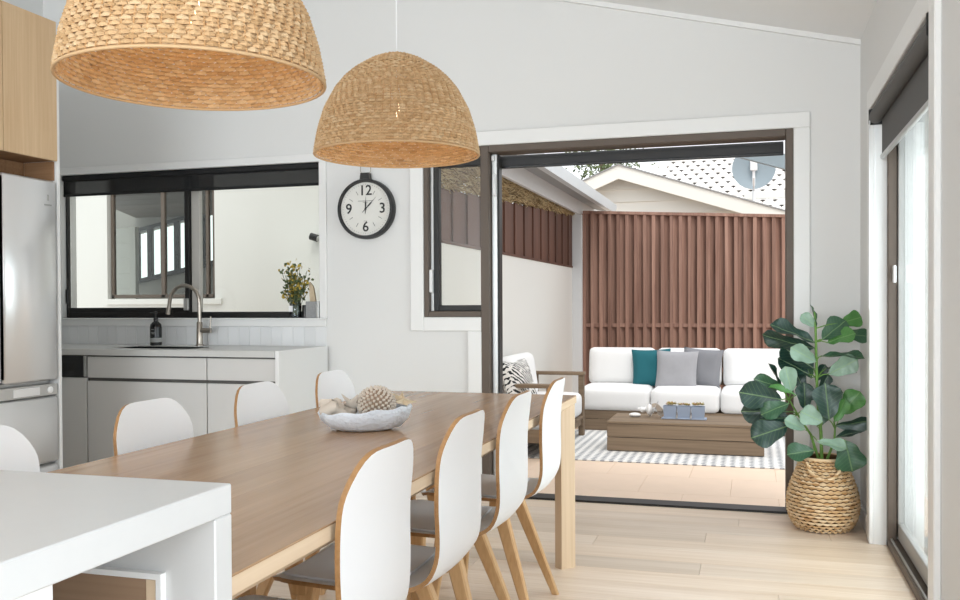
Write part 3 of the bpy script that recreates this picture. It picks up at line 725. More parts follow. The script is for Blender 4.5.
MB().box(-0.046, 0.03, -0.036, 0.036, 0.001, 0.105, 0.003).build('block', M_concrete, cp_)
MB().box(0.0305, 0.046, -0.036, 0.036, 0.001, 0.108, 0.002).build('end_strip', M_silver, cp_)
kn = tag(MB().prism([(-0.022, 0.0), (0.018, 0.0), (0.004, 0.085), (-0.002, 0.10), (-0.024, 0.125), (-0.03, 0.115)], -0.008, 0.008).build('driftwood_piece', M_coral2, None, None, (-2.69, W+0.02, SZ+0.1045)), 'pointed pale driftwood piece standing on the concrete block', 'ornament')

# ================================================================== ISLAND
il = thing('kitchen_island', 'white stone kitchen island with waterfall end abutting the oak table', 'island', (-1.4, -0.2, 0))
IX1 = -0.703+1.4; IX0 = -2.1+1.4; IY1 = 1.128+0.2; IY0 = -1.3+0.2
MB().box(IX0, IX1, IY0, IY1, 0.858, 0.90, 0.002).build('worktop', M_stone, il)
MB().box(IX0, IX1, IY1-0.042, IY1, 0.0, 0.8578, 0.002).build('waterfall_end', M_stone, il)
MB().box(IX0+0.02, IX1-0.03, IY0+0.02, 1.02, 0.0, 0.857, 0.002).build('body', M_cabw, il)
nf = MB()
nx0, nx1, nz1 = -0.97+1.4, -0.790+1.4, 0.772
ny = IY1-0.042
nf.box(nx0, nx1+0.008, ny-0.012, ny, nz1, nz1+0.008); nf.box(nx1, nx1+0.008, ny-0.012, ny, 0.45, nz1)
nf.build('niche_frame', M_cabw, il)
MB().box(nx0, nx1-0.016, ny-0.010, ny-0.001, 0.45, nz1-0.001).build('wood_panel', M_block, il)
MB().box(nx1-0.016, nx1-0.001, ny-0.011, ny-0.001, 0.45, nz1-0.001).build('wood_end_grain', M_oakl, il)

# ================================================================== DINING TABLE
TX0, TX1, TY0, TY1, TZ = -1.640, -0.747, 1.14, 3.965, 0.748
tb = thing('dining_table', 'long oak dining table running from the island towards the folding doors', 'table', ((TX0+TX1)/2, (TY0+TY1)/2, 0))
hx, hy = (TX1-TX0)/2, (TY1-TY0)/2
nb = 6; bw = 2*hx/nb
bmsh = MB().box(-bw/2, bw/2, -hy, hy, -0.004, 0, 0.0003).mesh('board', M_oakt)
for i in range(nb): link('board', bmsh, tb, (-hx+bw*(i+0.5), 0, TZ))
ed = MB()
ed.prism([(-hx, TZ-0.0042), (hx, TZ-0.0042), (hx, TZ-0.032), (hx-0.06, TZ-0.072), (-hx+0.06, TZ-0.072), (-hx, TZ-0.032)], -hy+0.001, hy-0.001)
ed.build('edge_rail', M_oake, tb)
lm = []
for (sx, sy) in ((1, 1), (-1, 1), (1, -1), (-1, -1)):
    m = MB()
    # splayed-section leg: square block turned so that its wide face looks to the camera side
    pts = [(hx-0.001, hy-0.035), (hx-0.050, hy-0.090), (hx-0.085, hy-0.060), (hx-0.075, hy-0.004), (hx-0.012, hy-0.004)]
    m.prism([(sx*p[0], sy*p[1]) for p in pts], 0.0, TZ-0.034, 'z'); m.build('leg', M_oakl, tb)

# ================================================================== DINING CHAIRS
def chair_meshes():
    prof = [(0.178, 0.440), (0.168, 0.449), (0.145, 0.453), (0.08, 0.450), (-0.02, 0.446), (-0.13, 0.444), (-0.205, 0.452), (-0.248, 0.472), (-0.270, 0.503), (-0.280, 0.545), (-0.282, 0.60), (-0.281, 0.67), (-0.283, 0.74), (-0.292, 0.808), (-0.306, 0.871)]
    # resample
    P = [Vector((0, a, b)) for a, b in prof]; cum = [0]
    for i in range(1, len(P)): cum.append(cum[-1]+(P[i]-P[i-1]).length)
    tot = cum[-1]; NS, NT = 46, 14
    def at(s):
        for i in range(1, len(P)):
            if s <= cum[i]+1e-9:
                t = (s-cum[i-1])/(cum[i]-cum[i-1])
                p0, p1, p2, p3 = P[max(i-2, 0)], P[i-1], P[i], P[min(i+1, len(P)-1)]
                return 0.5*((2*p1)+(p2-p0)*t+(2*p0-5*p1+4*p2-p3)*t*t+(3*p1-p0-3*p2+p3)*t**3)
        return P[-1]
    wpts = [(0, 0.195), (0.1, 0.208), (0.25, 0.210), (0.36, 0.206), (0.44, 0.196), (0.52, 0.184), (0.62, 0.174), (0.74, 0.178), (0.88, 0.178), (1.0, 0.168)]
    def half(s):
        u = s/tot
        for (a, b), (c, d) in zip(wpts, wpts[1:]):
            if u <= c+1e-9:
                k = (u-a)/(c-a); k = k*k*(3-2*k); h = b+(d-b)*k; break
        for d_, R in ((s, 0.06), (tot-s, 0.11)):
            if d_ < R: h -= R-math.sqrt(max(0, R*R-(R-d_)**2))
        return h
    ss = []
    for i in range(NS+1):
        u = i/NS; u = u-0.06*math.sin(4*PI*u)/(2) if False else u
        ss.append(tot*u)
    ss[0:2] = [0, tot*0.004, tot*0.012]; ss[-2:] = [tot*0.975, tot*0.988, tot*0.996, tot]
    ss = sorted(ss)
    rows = []
    for s in ss:
        p = at(s); q = at(min(tot, s+0.004)); q0 = at(max(0, s-0.004)); tg = (q-q0).normalized(); nr = Vector((0, -tg.z, tg.y))*-1
        # normal towards the sitter
        nr = Vector((1, 0, 0)).cross(tg); 
        if nr.y < 0 and s > tot*0.5: nr = -nr
        if nr.z < 0 and s <= tot*0.5: nr = -nr
        u = s/tot; back = max(0, min(1, (u-0.40)/0.25)); back = back*back*(3-2*back)
        row = []
        for j in range(NT+1):
            t = -1+2*j/NT; h = half(s)
            bow = (0.013*back+0.008*(1-back))*(h*t/0.19)**2
            c = p+Vector((h*t, 0, 0))+nr*bow
            row.append((c+nr*0.0055, c-nr*0.0055))
        rows.append(row)
    m = MB(); vs = []; n1 = NT+1; R_ = len(rows)
    for side in (0, 1):
        for row in rows:
            for a in row: vs.append(a[side])
    fs0 = []; off = R_*n1
    for i in range(R_-1):
        for j in range(NT):
            a = i*n1+j; fs0.append((a, a+1, a+n1+1, a+n1)); fs0.append((off+a, off+a+n1, off+a+n1+1, off+a+1))
    rim = []
    for i in range(R_-1):
        for j in (0, NT):
            a = i*n1+j; rim.append((a, a+n1, off+a+n1, off+a))
    for j in range(NT):
        for i in (0, R_-1):
            a = i*n1+j; rim.append((a, a+1, off+a+1, off+a))
    m.add(vs, fs0, 0); m.f += rim; m.m += [1]*len(rim)
    shell = m.mesh('seat_shell', [M_shell, M_ply], 35)
    # pad on the seat
    pd = MB(); vs = []; fs = []; sub = [k for k, s in enumerate(ss) if tot*0.02 < s < tot*0.40]
    for lay in (0.0, 0.006):
        for k in sub:
            for j in range(1, NT):
                a = rows[k][j]; n_ = (a[0]-a[1]).normalized(); vs.append(a[0]+n_*(0.0012+lay))
    nn = NT-1; ro = len(sub)*nn
    for i in range(len(sub)-1):
        for j in range(nn-1):
            a = i*nn+j; fs += [(a, a+nn, a+nn+1, a+1), (ro+a, ro+a+1, ro+a+nn+1, ro+a+nn)]
        for j in (0, nn-1):
            a = i*nn+j; fs.append((a, a+nn, ro+a+nn, ro+a))
    for j in range(nn-1):
        for i in (0, len(sub)-1):
            a = i*nn+j; fs.append((a, a+1, ro+a+1, ro+a))
    pd.add(vs, fs); pad = pd.mesh('seat_pad', M_pad, 40)
    legs = []
    for (x0, y0, x1, y1) in ((-0.125, 0.095, -0.205, 0.135), (0.125, 0.095, 0.205, 0.135), (-0.12, -0.095, -0.212, -0.245), (0.12, -0.095, 0.212, -0.245)):
        lg = MB(); a = Vector((x0, y0, 0.436)); b = Vector((x1, y1, 0.0))
        vs = []
        for p, w, d in ((a, 0.026, 0.020), (a.lerp(b, 0.5), 0.021, 0.0165), (b, 0.0135, 0.0115)):
            for q in ((-w, -d+0.005), (-w+0.005, -d), (w-0.005, -d), (w, -d+0.005), (w, d-0.005), (w-0.005, d), (-w+0.005, d), (-w, d-0.005)):
                vs.append(p+Vector((q[1], q[0], 0)))
        fs = [tuple(range(8))[::-1], tuple(range(16, 24))]
        for k in (0, 8):
            for e in range(8): fs.append((k+e, k+(e+1) % 8, k+8+(e+1) % 8, k+8+e))
        legs.append(lg.add(vs, fs).mesh('leg', M_chairw, 30))
    fm = MB(); fm.box(-0.15, 0.15, 0.09, 0.14, 0.405, 0.441, 0.005); fm.box(-0.145, 0.145, -0.12, -0.07, 0.405, 0.437, 0.005); fm.box(-0.03, 0.03, -0.08, 0.10, 0.41, 0.438, 0.004)
    return shell, pad, legs, fm.mesh('under_frame', M_chairw)
SHELL, PAD, LEGS, UFR = chair_meshes()
def chair(label, x, y, rz, group):
    t = thing('dining_chair', label, 'chair', (x, y, 0), rz, group)
    link('seat_shell', SHELL, t); link('seat_pad', PAD, t); link('under_frame', UFR, t)
    for l in LEGS: link('leg', l, t)
    return t
GR, GL = 'dining chairs along the sliding door side', 'dining chairs along the kitchen side'
for (x, y, a, lab) in ((-1.0, 1.70, 90, 'white shell dining chair nearest the island on the sliding-door side'),
                       (-1.0, 2.245, 90, 'second white dining chair from the island on the sliding-door side'),
                       (-1.0, 2.79, 90, 'third white dining chair from the island on the sliding-door side'),
                       (-0.995, 3.325, 91, 'white dining chair beside the far table leg, sliding-door side')):
    chair(lab, x, y, math.radians(a), GR)
for (x, y, a, lab) in ((-1.405, 1.65, -90, 'white shell dining chair nearest the island on the fridge side'),
                       (-1.405, 2.29, -90, 'second white dining chair from the island on the kitchen bench side'),
                       (-1.405, 2.90, -90, 'third white dining chair from the island on the kitchen bench side'),
                       (-1.405, 3.50, -90, 'white dining chair at the far table end beside the kitchen bench side')):
    chair(lab, x, y, math.radians(a), GL)

# ================================================================== BOWL OF CORAL
bo = thing('stone_bowl', 'pale blue-white oval stone bowl on the dining table', 'bowl', (-1.205, 2.71, TZ), math.radians(18))
prof = [(0.0, 0.0), (0.078, 0.0), (0.112, 0.010), (0.134, 0.032), (0.146, 0.060), (0.142, 0.067), (0.134, 0.064), (0.122, 0.042), (0.09, 0.020), (0.0, 0.014)]
bm_ = MB(); n = 48; vs = []; fs = []; rr = random.Random(4)
wob = [1+0.05*math.sin(3*2*PI*j/n+1)+0.035*math.sin(7*2*PI*j/n)+0.02*rr.uniform(-1, 1) for j in range(n)]
for (r, z) in prof:
    for j in range(n):
        q = 2*PI*j/n; w_ = wob[j] if r > 0.07 else 1
        zz = z*(1+0.16*math.cos(q)*(r/0.15)+0.05*math.sin(9*q)*(z > 0.05)) if z > 0.02 else z
        vs.append((r*math.cos(q)*w_*1.02, r*math.sin(q)*w_*0.74, max(0, zz)))
for i in range(len(prof)-1):
    for j in range(n): fs.append((i*n+j, i*n+(j+1) % n, (i+1)*n+(j+1) % n, (i+1)*n+j))
bm_.add(vs, fs); bm_.build('bowl_body', M_bowl, bo, 60)
# spiky coral ball: core with rows of knobs
cr_ = thing('coral_ball', 'knobbly bone coloured coral ball lying in the stone bowl', 'coral', (-1.170, 2.735, TZ+0.083))
cm = MB(); cm.lathe([(0.0001, -0.048), (0.03, -0.042), (0.052, -0.02), (0.056, 0.0), (0.05, 0.026), (0.03, 0.044), (0.0001, 0.05)], 24); cm.build('core', M_coraldk, cr_, 60)
kb_ = MB(); NK = 210; ga = PI*(3-5**0.5)
for i in range(NK):
    z = 1-2*(i+0.5)/NK; r = math.sqrt(1-z*z); q = i*ga; d = Vector((r*math.cos(q), r*math.sin(q), z))
    c = Vector((d.x*0.056, d.y*0.056, d.z*0.049)); a = d.orthogonal().normalized(); b = d.cross(a); s_ = 0.0058
    vs = [c+a*s_, c+b*s_, c-a*s_, c-b*s_]; mid = c+d*0.007
    vs += [mid+a*s_*.8, mid+b*s_*.8, mid-a*s_*.8, mid-b*s_*.8, c+d*0.0105]
    kb_.add(vs, [(0, 1, 5, 4), (1, 2, 6, 5), (2, 3, 7, 6), (3, 0, 4, 7), (4, 5, 8), (5, 6, 8), (6, 7, 8), (7, 4, 8)])
kb_.build('knobs', M_coral, cr_, 70)['kind'] = 'stuff'
def starfish(name, label, loc, rot, R, mat, arms=5):
    m = MB(); vs = [(0, 0, 0.016), (0, 0, -0.006)]; k = arms*2
    for i in range(k):
        r = R if i % 2 == 0 else R*0.36; q = 2*PI*i/k; vs.append((r*math.cos(q), r*math.sin(q), 0.012 if i % 2 == 0 else 0.004))
    fs = []
    for i in range(k): fs += [(0, 2+i, 2+(i+1) % k), (1, 2+(i+1) % k, 2+i)]
    m.add(vs, fs); return tag(m.build(name, mat, None, 50, loc, rot), label, 'shell')
starfish('starfish', 'tan starfish propped upright behind the coral ball in the bowl', (-1.108, 2.80, TZ+0.082), (math.radians(30), 0.25, 0.9), 0.055, M_coral2)
starfish('starfish', 'pale dried starfish lying beside the coral ball', (-1.238, 2.69, TZ+0.080), (math.radians(-48), 0.25, 0.3), 0.05, M_coral)
def lumpy(name, label, cat, loc, sc, mat, seed, rough=0.3):
    rr = random.Random(seed); m = MB(); n, k = 14, 9; vs = []; fs = []
    ph = [rr.uniform(0, 6) for _ in range(6)]
    for i in range(k+1):
        th = PI*i/k
        for j in range(n):
            q = 2*PI*j/n; d = 1+rough*(math.sin(3*q+ph[0])*math.sin(2*th+ph[1])*0.5+math.sin(5*q+ph[2]+3*th)*0.35)
            vs.append((sc[0]*d*math.sin(th)*math.cos(q), sc[1]*d*math.sin(th)*math.sin(q), sc[2]*d*math.cos(th)))
    for i in range(k):
        for j in range(n): fs.append((i*n+j, i*n+(j+1) % n, (i+1)*n+(j+1) % n, (i+1)*n+j))
    m.add(vs, fs); return tag(m.build(name, mat, None, 60, loc), label, cat)
lumpy('coral_piece', 'craggy pale coral chunk at the kitchen end of the stone bowl', 'coral', (-1.292, 2.66, TZ+0.068), (0.040, 0.034, 0.028), M_coral, 3, 0.6)
lumpy('coral_piece', 'small rounded coral lump next to the dried starfish', 'coral', (-1.262, 2.715, TZ+0.058), (0.026, 0.026, 0.024), M_coral, 8, 0.5)

# ================================================================== WALL CLOCK
ck = thing('wall_clock', 'round black rimmed clock hanging on the white wall by a strap', 'clock', (-2.300, W-0.036, 1.742))
RC = 0.186
def yl(prof, name, mat, parent, n=56, sm=40):   # lathe about the wall normal
    m = MB(); m.lathe(prof, n, cap=False); o = m.build(name, mat, parent, sm); o.rotation_euler = (PI/2, 0, 0); return o
yl([(RC-0.022, 0.010), (RC-0.018, 0.022), (RC-0.004, 0.022), (RC, 0.014), (RC, -0.035), (RC-0.03, -0.035)], 'rim', M_blackp, ck)
yl([(0.0001, 0.004), (RC-0.01, 0.004), (RC-0.01, -0.02), (0.0001, -0.02)], 'face', M_clock, ck)
for txt, a in (('12', 90), ('3', 0), ('6', -90), ('9', 180)):
    q = math.radians(a); text_mesh(txt, 0.088, M_blackp, ck, (0.112*math.cos(q), -0.0052, 0.112*math.sin(q)), (PI/2, 0, 0))
for i in range(12):
    if i % 3:
        q = math.radians(30*i); o = MB().box(-0.0012, 0.0012, -0.0006, 0.0006, -0.013, 0.013).build('hour_mark', M_shadow, ck, None, (0.112*math.cos(q), -0.005, 0.112*math.sin(q)), (0, PI/2-q, 0))
for i in range(60):
    q = 2*PI*i/60; pass
mk = MB()
for i in range(60):
    q = 2*PI*i/60; mk.box(-0.0006, 0.0006, -0.0055, -0.0045, 0.148, 0.153 if i % 5 else 0.156, 0, 0, Matrix.Rotation(q, 4, 'Y'))
mk.build('minute_track', M_shadow, ck)['kind'] = 'stuff'
def hand(name, ln, tail, w, ang):
    m = MB(); m.prism([(-w*0.4, -tail), (w*0.4, -tail), (w, 0), (w*1.6, ln*0.45), (w*0.4, ln*0.6), (0, ln), (-w*0.4, ln*0.6), (-w*1.6, ln*0.45), (-w, 0)], -0.0075, -0.0065)
    return m.build(name, M_blackp, ck, None, None, (0, math.radians(ang), 0))
hand('hour_hand', 0.080, 0.03, 0.0032, 2); hand('minute_hand', 0.105, 0.03, 0.0028, 45)
yl([(0.0001, 0.010), (0.006, 0.010), (0.006, 0.004)], 'centre_cap', M_blackp, ck, 16)
MB().box(-0.05, 0.05, -0.0055, -0.0047, 0.048, 0.0505).build('maker_lettering', M_shadow, ck); MB().box(-0.018, 0.018, -0.0055, -0.0047, 0.040, 0.042).build('maker_lettering', M_shadow, ck)
MB().box(-0.012, 0.012, -0.0055, -0.0047, -0.076, -0.074).build('maker_lettering', M_shadow, ck)
MB().prism([(-0.034, RC-0.012), (0.034, RC-0.012), (0.028, RC+0.036), (-0.028, RC+0.036)], -0.018, 0.018).build('lug', M_blackp, ck)
MB().tube([(-0.026, 0, RC+0.03), (-0.034, 0, RC+0.05), (-0.034, 0, RC+0.12), (-0.020, 0.01, RC+0.145), (0.020, 0.01, RC+0.145), (0.034, 0, RC+0.12), (0.034, 0, RC+0.05), (0.026, 0, RC+0.03)], 0.0028, 8).build('hanging_ring', M_nickel, ck, 50)

# ================================================================== PENDANT LAMPS
def pendant(label, x, y, zr, R, Hh):
    t = thing('pendant_lamp', label, 'lamp', (x, y, zr), random.uniform(0, 6), 'woven rattan pendants over the table')
    kn_ = [(0, 1), (.12, .974), (.25, .943), (.44, .87), (.64, .737), (.75, .625), (.83, .51), (.93, .31), (.98, .15), (1, .01)]
    def prof(u):     # u 0 rim .. 1 crown; rounded dome
        u = 1-(1-u)**1.6
        for (a, b), (c, d) in zip(kn_, kn_[1:]):
            if u <= c+1e-9: return R*(b+(d-b)*(u-a)/(c-a)), Hh*u
    # sample by arc length
    S = [prof(i/200) for i in range(201)]; cum = [0]
    for a, b in zip(S, S[1:]): cum.append(cum[-1]+math.hypot(b[0]-a[0], b[1]-a[1]))
    def arc_(u):
        L = u*cum[-1]; i = 0
        lo, hi = 0, 200
        while hi-lo > 1:
            md = (lo+hi)//2
            if cum[md] <= L: lo = md
            else: hi = md
        k = (L-cum[lo])/max(1e-9, cum[hi]-cum[lo]); return S[lo][0]+(S[hi][0]-S[lo][0])*k, S[lo][1]+(S[hi][1]-S[lo][1])*k
    w = weave(48, lambda u: arc_(0.012+u*0.982), 0.027, 0.0046, 0.94, None, 0.37, 0.58)
    lin = weave(48, lambda u: (arc_(0.012+u*0.982)[0]*0.982, arc_(0.012+u*0.982)[1]-0.004), 0.027, -0.0042, 0.98, None, 0.37, 0.66, 0.5)
    w.add(lin.v, lin.f)
    w.build('shade', M_rattan, t)['kind'] = 'stuff'
    stk = MB()
    for j in range(66):
        q = 2*PI*j/66; pts = []
        for i in range(13):
            r, z = arc_(0.005+0.97*i/12); pts.append((r*math.cos(q), r*math.sin(q), z))
        stk.tube(pts, 0.0016, 4)
    stk.build('stakes', M_stake, t)['kind'] = 'stuff'
    MB().tube([(R*math.cos(2*PI*i/64), R*math.sin(2*PI*i/64), 0.0) for i in range(64)], 0.0036, 8, closed=True).build('rim', M_rattan, t, 60)
    cz = ceil_z(x)-zr
    MB().tube([(0, 0, Hh-0.09), (0, 0, cz-0.02)], 0.0022, 8).build('cord', M_white, t)
    MB().lathe([(0.05, 0), (0.05, 0.018), (0.03, 0.024)], 24, (0, 0, cz-0.026)).build('ceiling_rose', M_white, t, 40)
    MB().lathe([(0.018, 0), (0.02, 0.01), (0.02, 0.06), (0.006, 0.07)], 20, (0, 0, Hh-0.155)).build('lamp_holder', M_white, t, 40)
    MB().lathe([(0.0001, -0.03), (0.014, -0.026), (0.02, -0.010), (0.018, 0.005), (0.013, 0.035), (0.013, 0.045)], 20, (0, 0, Hh-0.20)).build('bulb', M_bulb, t, 60)
    l = bpy.data.lights.new('pendant_glow', 'POINT'); l.energy = 1.0; l.color = (1.0, 0.66, 0.30); l.shadow_soft_size = 0.035
    lo = bpy.data.objects.new('pendant_glow', l); COL.objects.link(lo); lo.parent = t; lo.location = (0, 0, Hh-0.27)
    return t
pendant('woven rattan dome pendant hanging above the island end of the table', -1.176, 1.75, 1.640, 0.283, 0.345)
pendant('woven rattan dome pendant hanging above the coral bowl', -1.183, 2.96, 1.667, 0.284, 0.350)

# ================================================================== FIG IN ITS BASKET
BX, BYY = 0.335, 4.955
bk = thing('woven_basket', 'bulbous woven basket with rope handles on the timber floor', 'basket', (BX, BYY, 0))
bp_ = [(0.118, 0.0), (0.150, 0.035), (0.168, 0.085), (0.172, 0.13), (0.166, 0.18), (0.150, 0.235), (0.130, 0.285), (0.114, 0.325), (0.108, 0.365)]
def bprof(u):
    s = u*(len(bp_)-1); i = min(int(s), len(bp_)-2); k = s-i
    return bp_[i][0]+(bp_[i+1][0]-bp_[i][0])*k, bp_[i][1]+(bp_[i+1][1]-bp_[i][1])*k
weave(22, lambda u: bprof(0.01+u*0.985), 0.040, 0.0095, 1.15, 27, 0.5, 0.42).build('weave', M_basket, bk, 60)['kind'] = 'stuff'
MB().lathe([(0.0001, 0.006)]+[(r-0.006, z+0.006 if z == 0 else z) for r, z in bp_]+[(0.094, 0.36), (0.10, 0.30)], 32, cap=False).build('lining', M_basketin, bk, 60)
MB().tube([(0.110*math.cos(2*PI*i/40), 0.110*math.sin(2*PI*i/40), 0.362) for i in range(40)], 0.008, 8, closed=True).build('rim', M_basket, bk, 60)
for hx_, hy_ in ((0, -1), (0, 1)):
    pts = []
    for i in range(33):
        u = i/32; a = (-0.72+1.44*u); drop = math.sin(PI*u)**0.8
        z = 0.345-0.075*drop; r = bprof(z/0.365)[0] if z < 0.36 else 0.11
        # match radius to the height
        best = min(bp_, key=lambda p: abs(p[1]-z)); lo = max([p for p in bp_ if p[1] <= z], key=lambda p: p[1]); hi = min([p for p in bp_ if p[1] >= z], key=lambda p: p[1])
        rr_ = lo[0] if hi[1] == lo[1] else lo[0]+(hi[0]-lo[0])*(z-lo[1])/(hi[1]-lo[1])
        rr_ += 0.014; q = math.atan2(hy_, 0.0001)+a*(-hy_)
        pts.append((rr_*math.cos(q), rr_*math.sin(q), z))
    hm = MB(); P_ = [Vector(p) for p in pts]
    for ph in (0, 2*PI/3, 4*PI/3):
        hm.tube([p+Vector((math.cos(i*0.9+ph), math.sin(i*0.9+ph), math.cos(i*0.9+ph+1.6)))*0.0042 for i, p in enumerate(P_)], 0.0055, 6)
    hm.build('rope_handle', M_basket, bk, 60)
fg = thing('fiddle_leaf_fig', 'leafy green fiddle leaf fig growing out of the woven basket', 'plant', (BX, BYY, 0.30))
FO = Vector((BX, BYY, 0.30))
MB().lathe([(0.0001, 0.0), (0.094, 0.0), (0.094, 0.02), (0.0001, 0.028)], 28, cap=False).build('soil', M_soil, fg, 50)
# leaf sheets: length 1 along +y, width 1 along x, slightly folded, wavy and drooping
def leaf_mesh(seed, fold, droop, wave):
    rr = random.Random(seed); m = MB(); n, k = 10, 6; vs = []; fs = []
    outl = [(0, 0.04), (0.08, 0.30), (0.2, 0.56), (0.32, 0.66), (0.45, 0.74), (0.6, 0.93), (0.74, 1.0), (0.86, 0.88), (0.94, 0.62), (1.0, 0.12)]
    ph = rr.uniform(0, 6)
    for i, (u, w) in enumerate(outl):
        for j in range(k+1):
            t = -1+2*j/k
            z = fold*abs(t)*w*0.5-droop*u*u+wave*math.sin(9*u+ph+t*1.5)*abs(t)*w+0.02*math.cos(14*u)*(1-abs(t))
            vs.append((t*w*0.5, u*(1-0.02*abs(t)), z))
    for i in range(len(outl)-1):
        for j in range(k):
            a = i*(k+1)+j; fs.append((a, a+1, a+k+2, a+k+1))
    o = len(vs); vs += [(x_, y_, z_-0.012) for x_, y_, z_ in vs]; fs += [tuple(q+o for q in f[::-1]) for f in fs]
    e = []
    R_ = len(outl)
    for i in range(R_-1):
        for j in (0, k): a = i*(k+1)+j; e.append((a, a+k+1, o+a+k+1, o+a))
    for j in range(k):
        for i in (0, R_-1): a = i*(k+1)+j; e.append((a, a+1, o+a+1, o+a))
    m.add(vs, fs+e)
    # midrib ridge
    pts = [(0, -0.02, 0.0)]+[(0, u, -droop*u*u+0.02*math.cos(14*u)+0.006) for u, w in outl]
    m.tube(pts, [0.022]+[0.020*(1-0.75*u) for u, w in outl], 5)
    return m
leaf_variants = {}
for ci in range(4):
    for vi, (f, d, w) in enumerate(((0.34, 0.14, 0.09), (0.22, 0.26, 0.12), (0.44, 0.08, 0.08))):
        leaf_variants[(ci, vi)] = leaf_mesh(ci*3+vi, f, d, w).mesh('leaf', M_leafs[ci], 60)
def cropx(cx, cy): return 730+cx/3.333, 300+cy/3.333
def at_y(px_, py_, Y):
    d = fw+(px_-480)/914.758*r2-(py_-315.5)/914.758*u2
    return Vector((0, 0, CAM_H))+d*(Y/d.y)
# (base, tip) drawn from the habit of the plant, width ratio, tone, depth of base and tip from the stem plane, roll in degrees
leaves = [((285, 88), (238, 48), .62, 3, 0, -.02, 10), ((288, 95), (280, 14), .34, 1, 0, 0, 70), ((308, 132), (386, 66), .72, 1, 0, .02, 20),
 ((372, 76), (441, 56), .75, 2, .03, .06, 10), ((325, 142), (412, 104), .62, 2, -.01, -.06, 30), ((380, 112), (468, 122), .55, 1, .02, .02, 20),
 ((305, 188), (448, 184), .40, 1, 0, -.05, 55), ((330, 246), (424, 200), .62, 3, -.02, -.06, 15), ((320, 228), (424, 238), .36, 0, .03, .06, 60),
 ((280, 142), (138, 74), .42, 0, .0, -.04, 35), ((282, 160), (103, 126), .34, 0, .02, .04, 45), ((278, 228), (172, 150), .68, 0, .03, .06, 10),
 ((285, 205), (205, 160), .55, 3, -.02, -.08, 25), ((262, 248), (165, 188), .60, 0, .03, .02, 10), ((205, 306), (185, 222), .62, 3, -.04, -.07, 0),
 ((168, 292), (134, 208), .36, 0, .0, .02, 60), ((175, 292), (82, 266), .52, 1, -.02, -.06, 25), ((220, 318), (128, 288), .34, 2, -.06, -.08, 40),
 ((172, 332), (32, 308), .60, 0, -.04, -.10, 15), ((195, 346), (104, 378), .62, 1, -.08, -.12, 10), ((190, 372), (36, 372), .50, 0, -.02, -.04, 20),
 ((198, 392), (98, 396), .60, 0, -.05, -.06, 15), ((192, 420), (74, 458), .68, 0, -.08, -.14, 5), ((250, 432), (182, 398), .66, 3, -.08, -.10, 15),
 ((308, 406), (236, 372), .85, 3, -.08, -.10, 10), ((250, 366), (250, 276), .62, 0, -.02, -.03, 5), ((330, 398), (318, 278), .72, 0, -.08, -.09, 0),
 ((348, 406), (388, 330), .50, 2, -.04, -.05, 25), ((372, 380), (432, 306), .72, 2, .0, -.02, 5), ((352, 418), (474, 404), .40, 0, -.03, -.04, 40),
 ((352, 458), (442, 432), .42, 0, .0, -.02, 40), ((382, 468), (412, 572), .92, 1, -.10, -.13, 0), ((292, 472), (390, 494), .52, 3, -.11, -.13, 30),
 ((280, 502), (192, 512), .70, 1, -.08, -.13, 15), ((250, 306), (218, 236), .60, 0, .05, .06, 5), ((300, 300), (330, 248), .6, 0, .05, .06, 10),
 ((290, 330), (230, 290), .7, 0, .05, .06, 10), ((290, 420), (330, 360), .6, 1, .04, .05, 10), ((270, 260), (245, 190), .6, 1, .06, .07, 15), ((285, 270), (320, 215), .5, 0, .06, .07, 15)]
stemp = lambda cx, cy, dy=0.0: at_y(*cropx(cx, cy), BYY+dy)-FO
for i, (b, t, w, tone, d0, d1_, roll) in enumerate(leaves):
    p0 = at_y(*cropx(*b), BYY+d0); p1 = at_y(*cropx(*t), BYY+d1_)
    ln = (p1-p0).length; yv = (p1-p0).normalized()
    view = Vector((0.12, -1, 0.35)).normalized()          # leaves open towards the light of the room
    zv = (view-yv*view.dot(yv)).normalized(); zv = Matrix.Rotation(math.radians(roll if i % 2 else -roll), 3, yv) @ zv
    xv = yv.cross(zv).normalized()
    wd_ = ln*w*1.12
    o = link('leaf', leaf_variants[(tone, i % 3)], fg)
    mtx = Matrix(((xv.x*wd_, yv.x*ln, zv.x*ln*0.6, 0), (xv.y*wd_, yv.y*ln, zv.y*ln*0.6, 0), (xv.z*wd_, yv.z*ln, zv.z*ln*0.6, 0), (0, 0, 0, 1)))
    o.matrix_local = Matrix.Translation(p0-FO) @ mtx
def stem(pts, r0, r1):
    P_ = [stemp(*p) for p in pts]
    m = MB(); m.tube(P_, [r0+(r1-r0)*i/(len(P_)-1) for i in range(len(P_))], 8); m.build('stem', M_stem, fg, 60)
stem([(306, 540), (303, 440), (291, 330), (288, 200), (285, 90), (281, 40)], 0.009, 0.005)
stem([(298, 540), (270, 450), (225, 380), (196, 330), (172, 292)], 0.007, 0.003)
stem([(320, 540), (348, 470), (350, 430), (346, 404)], 0.007, 0.003)
# petioles joining far leaf bases to the nearest stem
sps = [(303, 440), (291, 330), (289, 260), (288, 200), (286, 140), (285, 95), (225, 380), (196, 335), (350, 430), (348, 465), (270, 450)]
for i, (b, t, w, tone, d0, d1_, roll) in enumerate(leaves):
    s_ = min(sps, key=lambda q: (q[0]-b[0])**2+(q[1]-b[1]+(-18))**2)
    a = stemp(*s_); c = at_y(*cropx(*b), BYY+d0)-FO
    if 0.008 < (a-c).length < 0.16:
        MB().tube([a, a.lerp(c, 0.5)+Vector((0, 0, 0.006)), c], [0.0034, 0.0028, 0.0024], 5).build('petiole', M_stem, fg, 60)

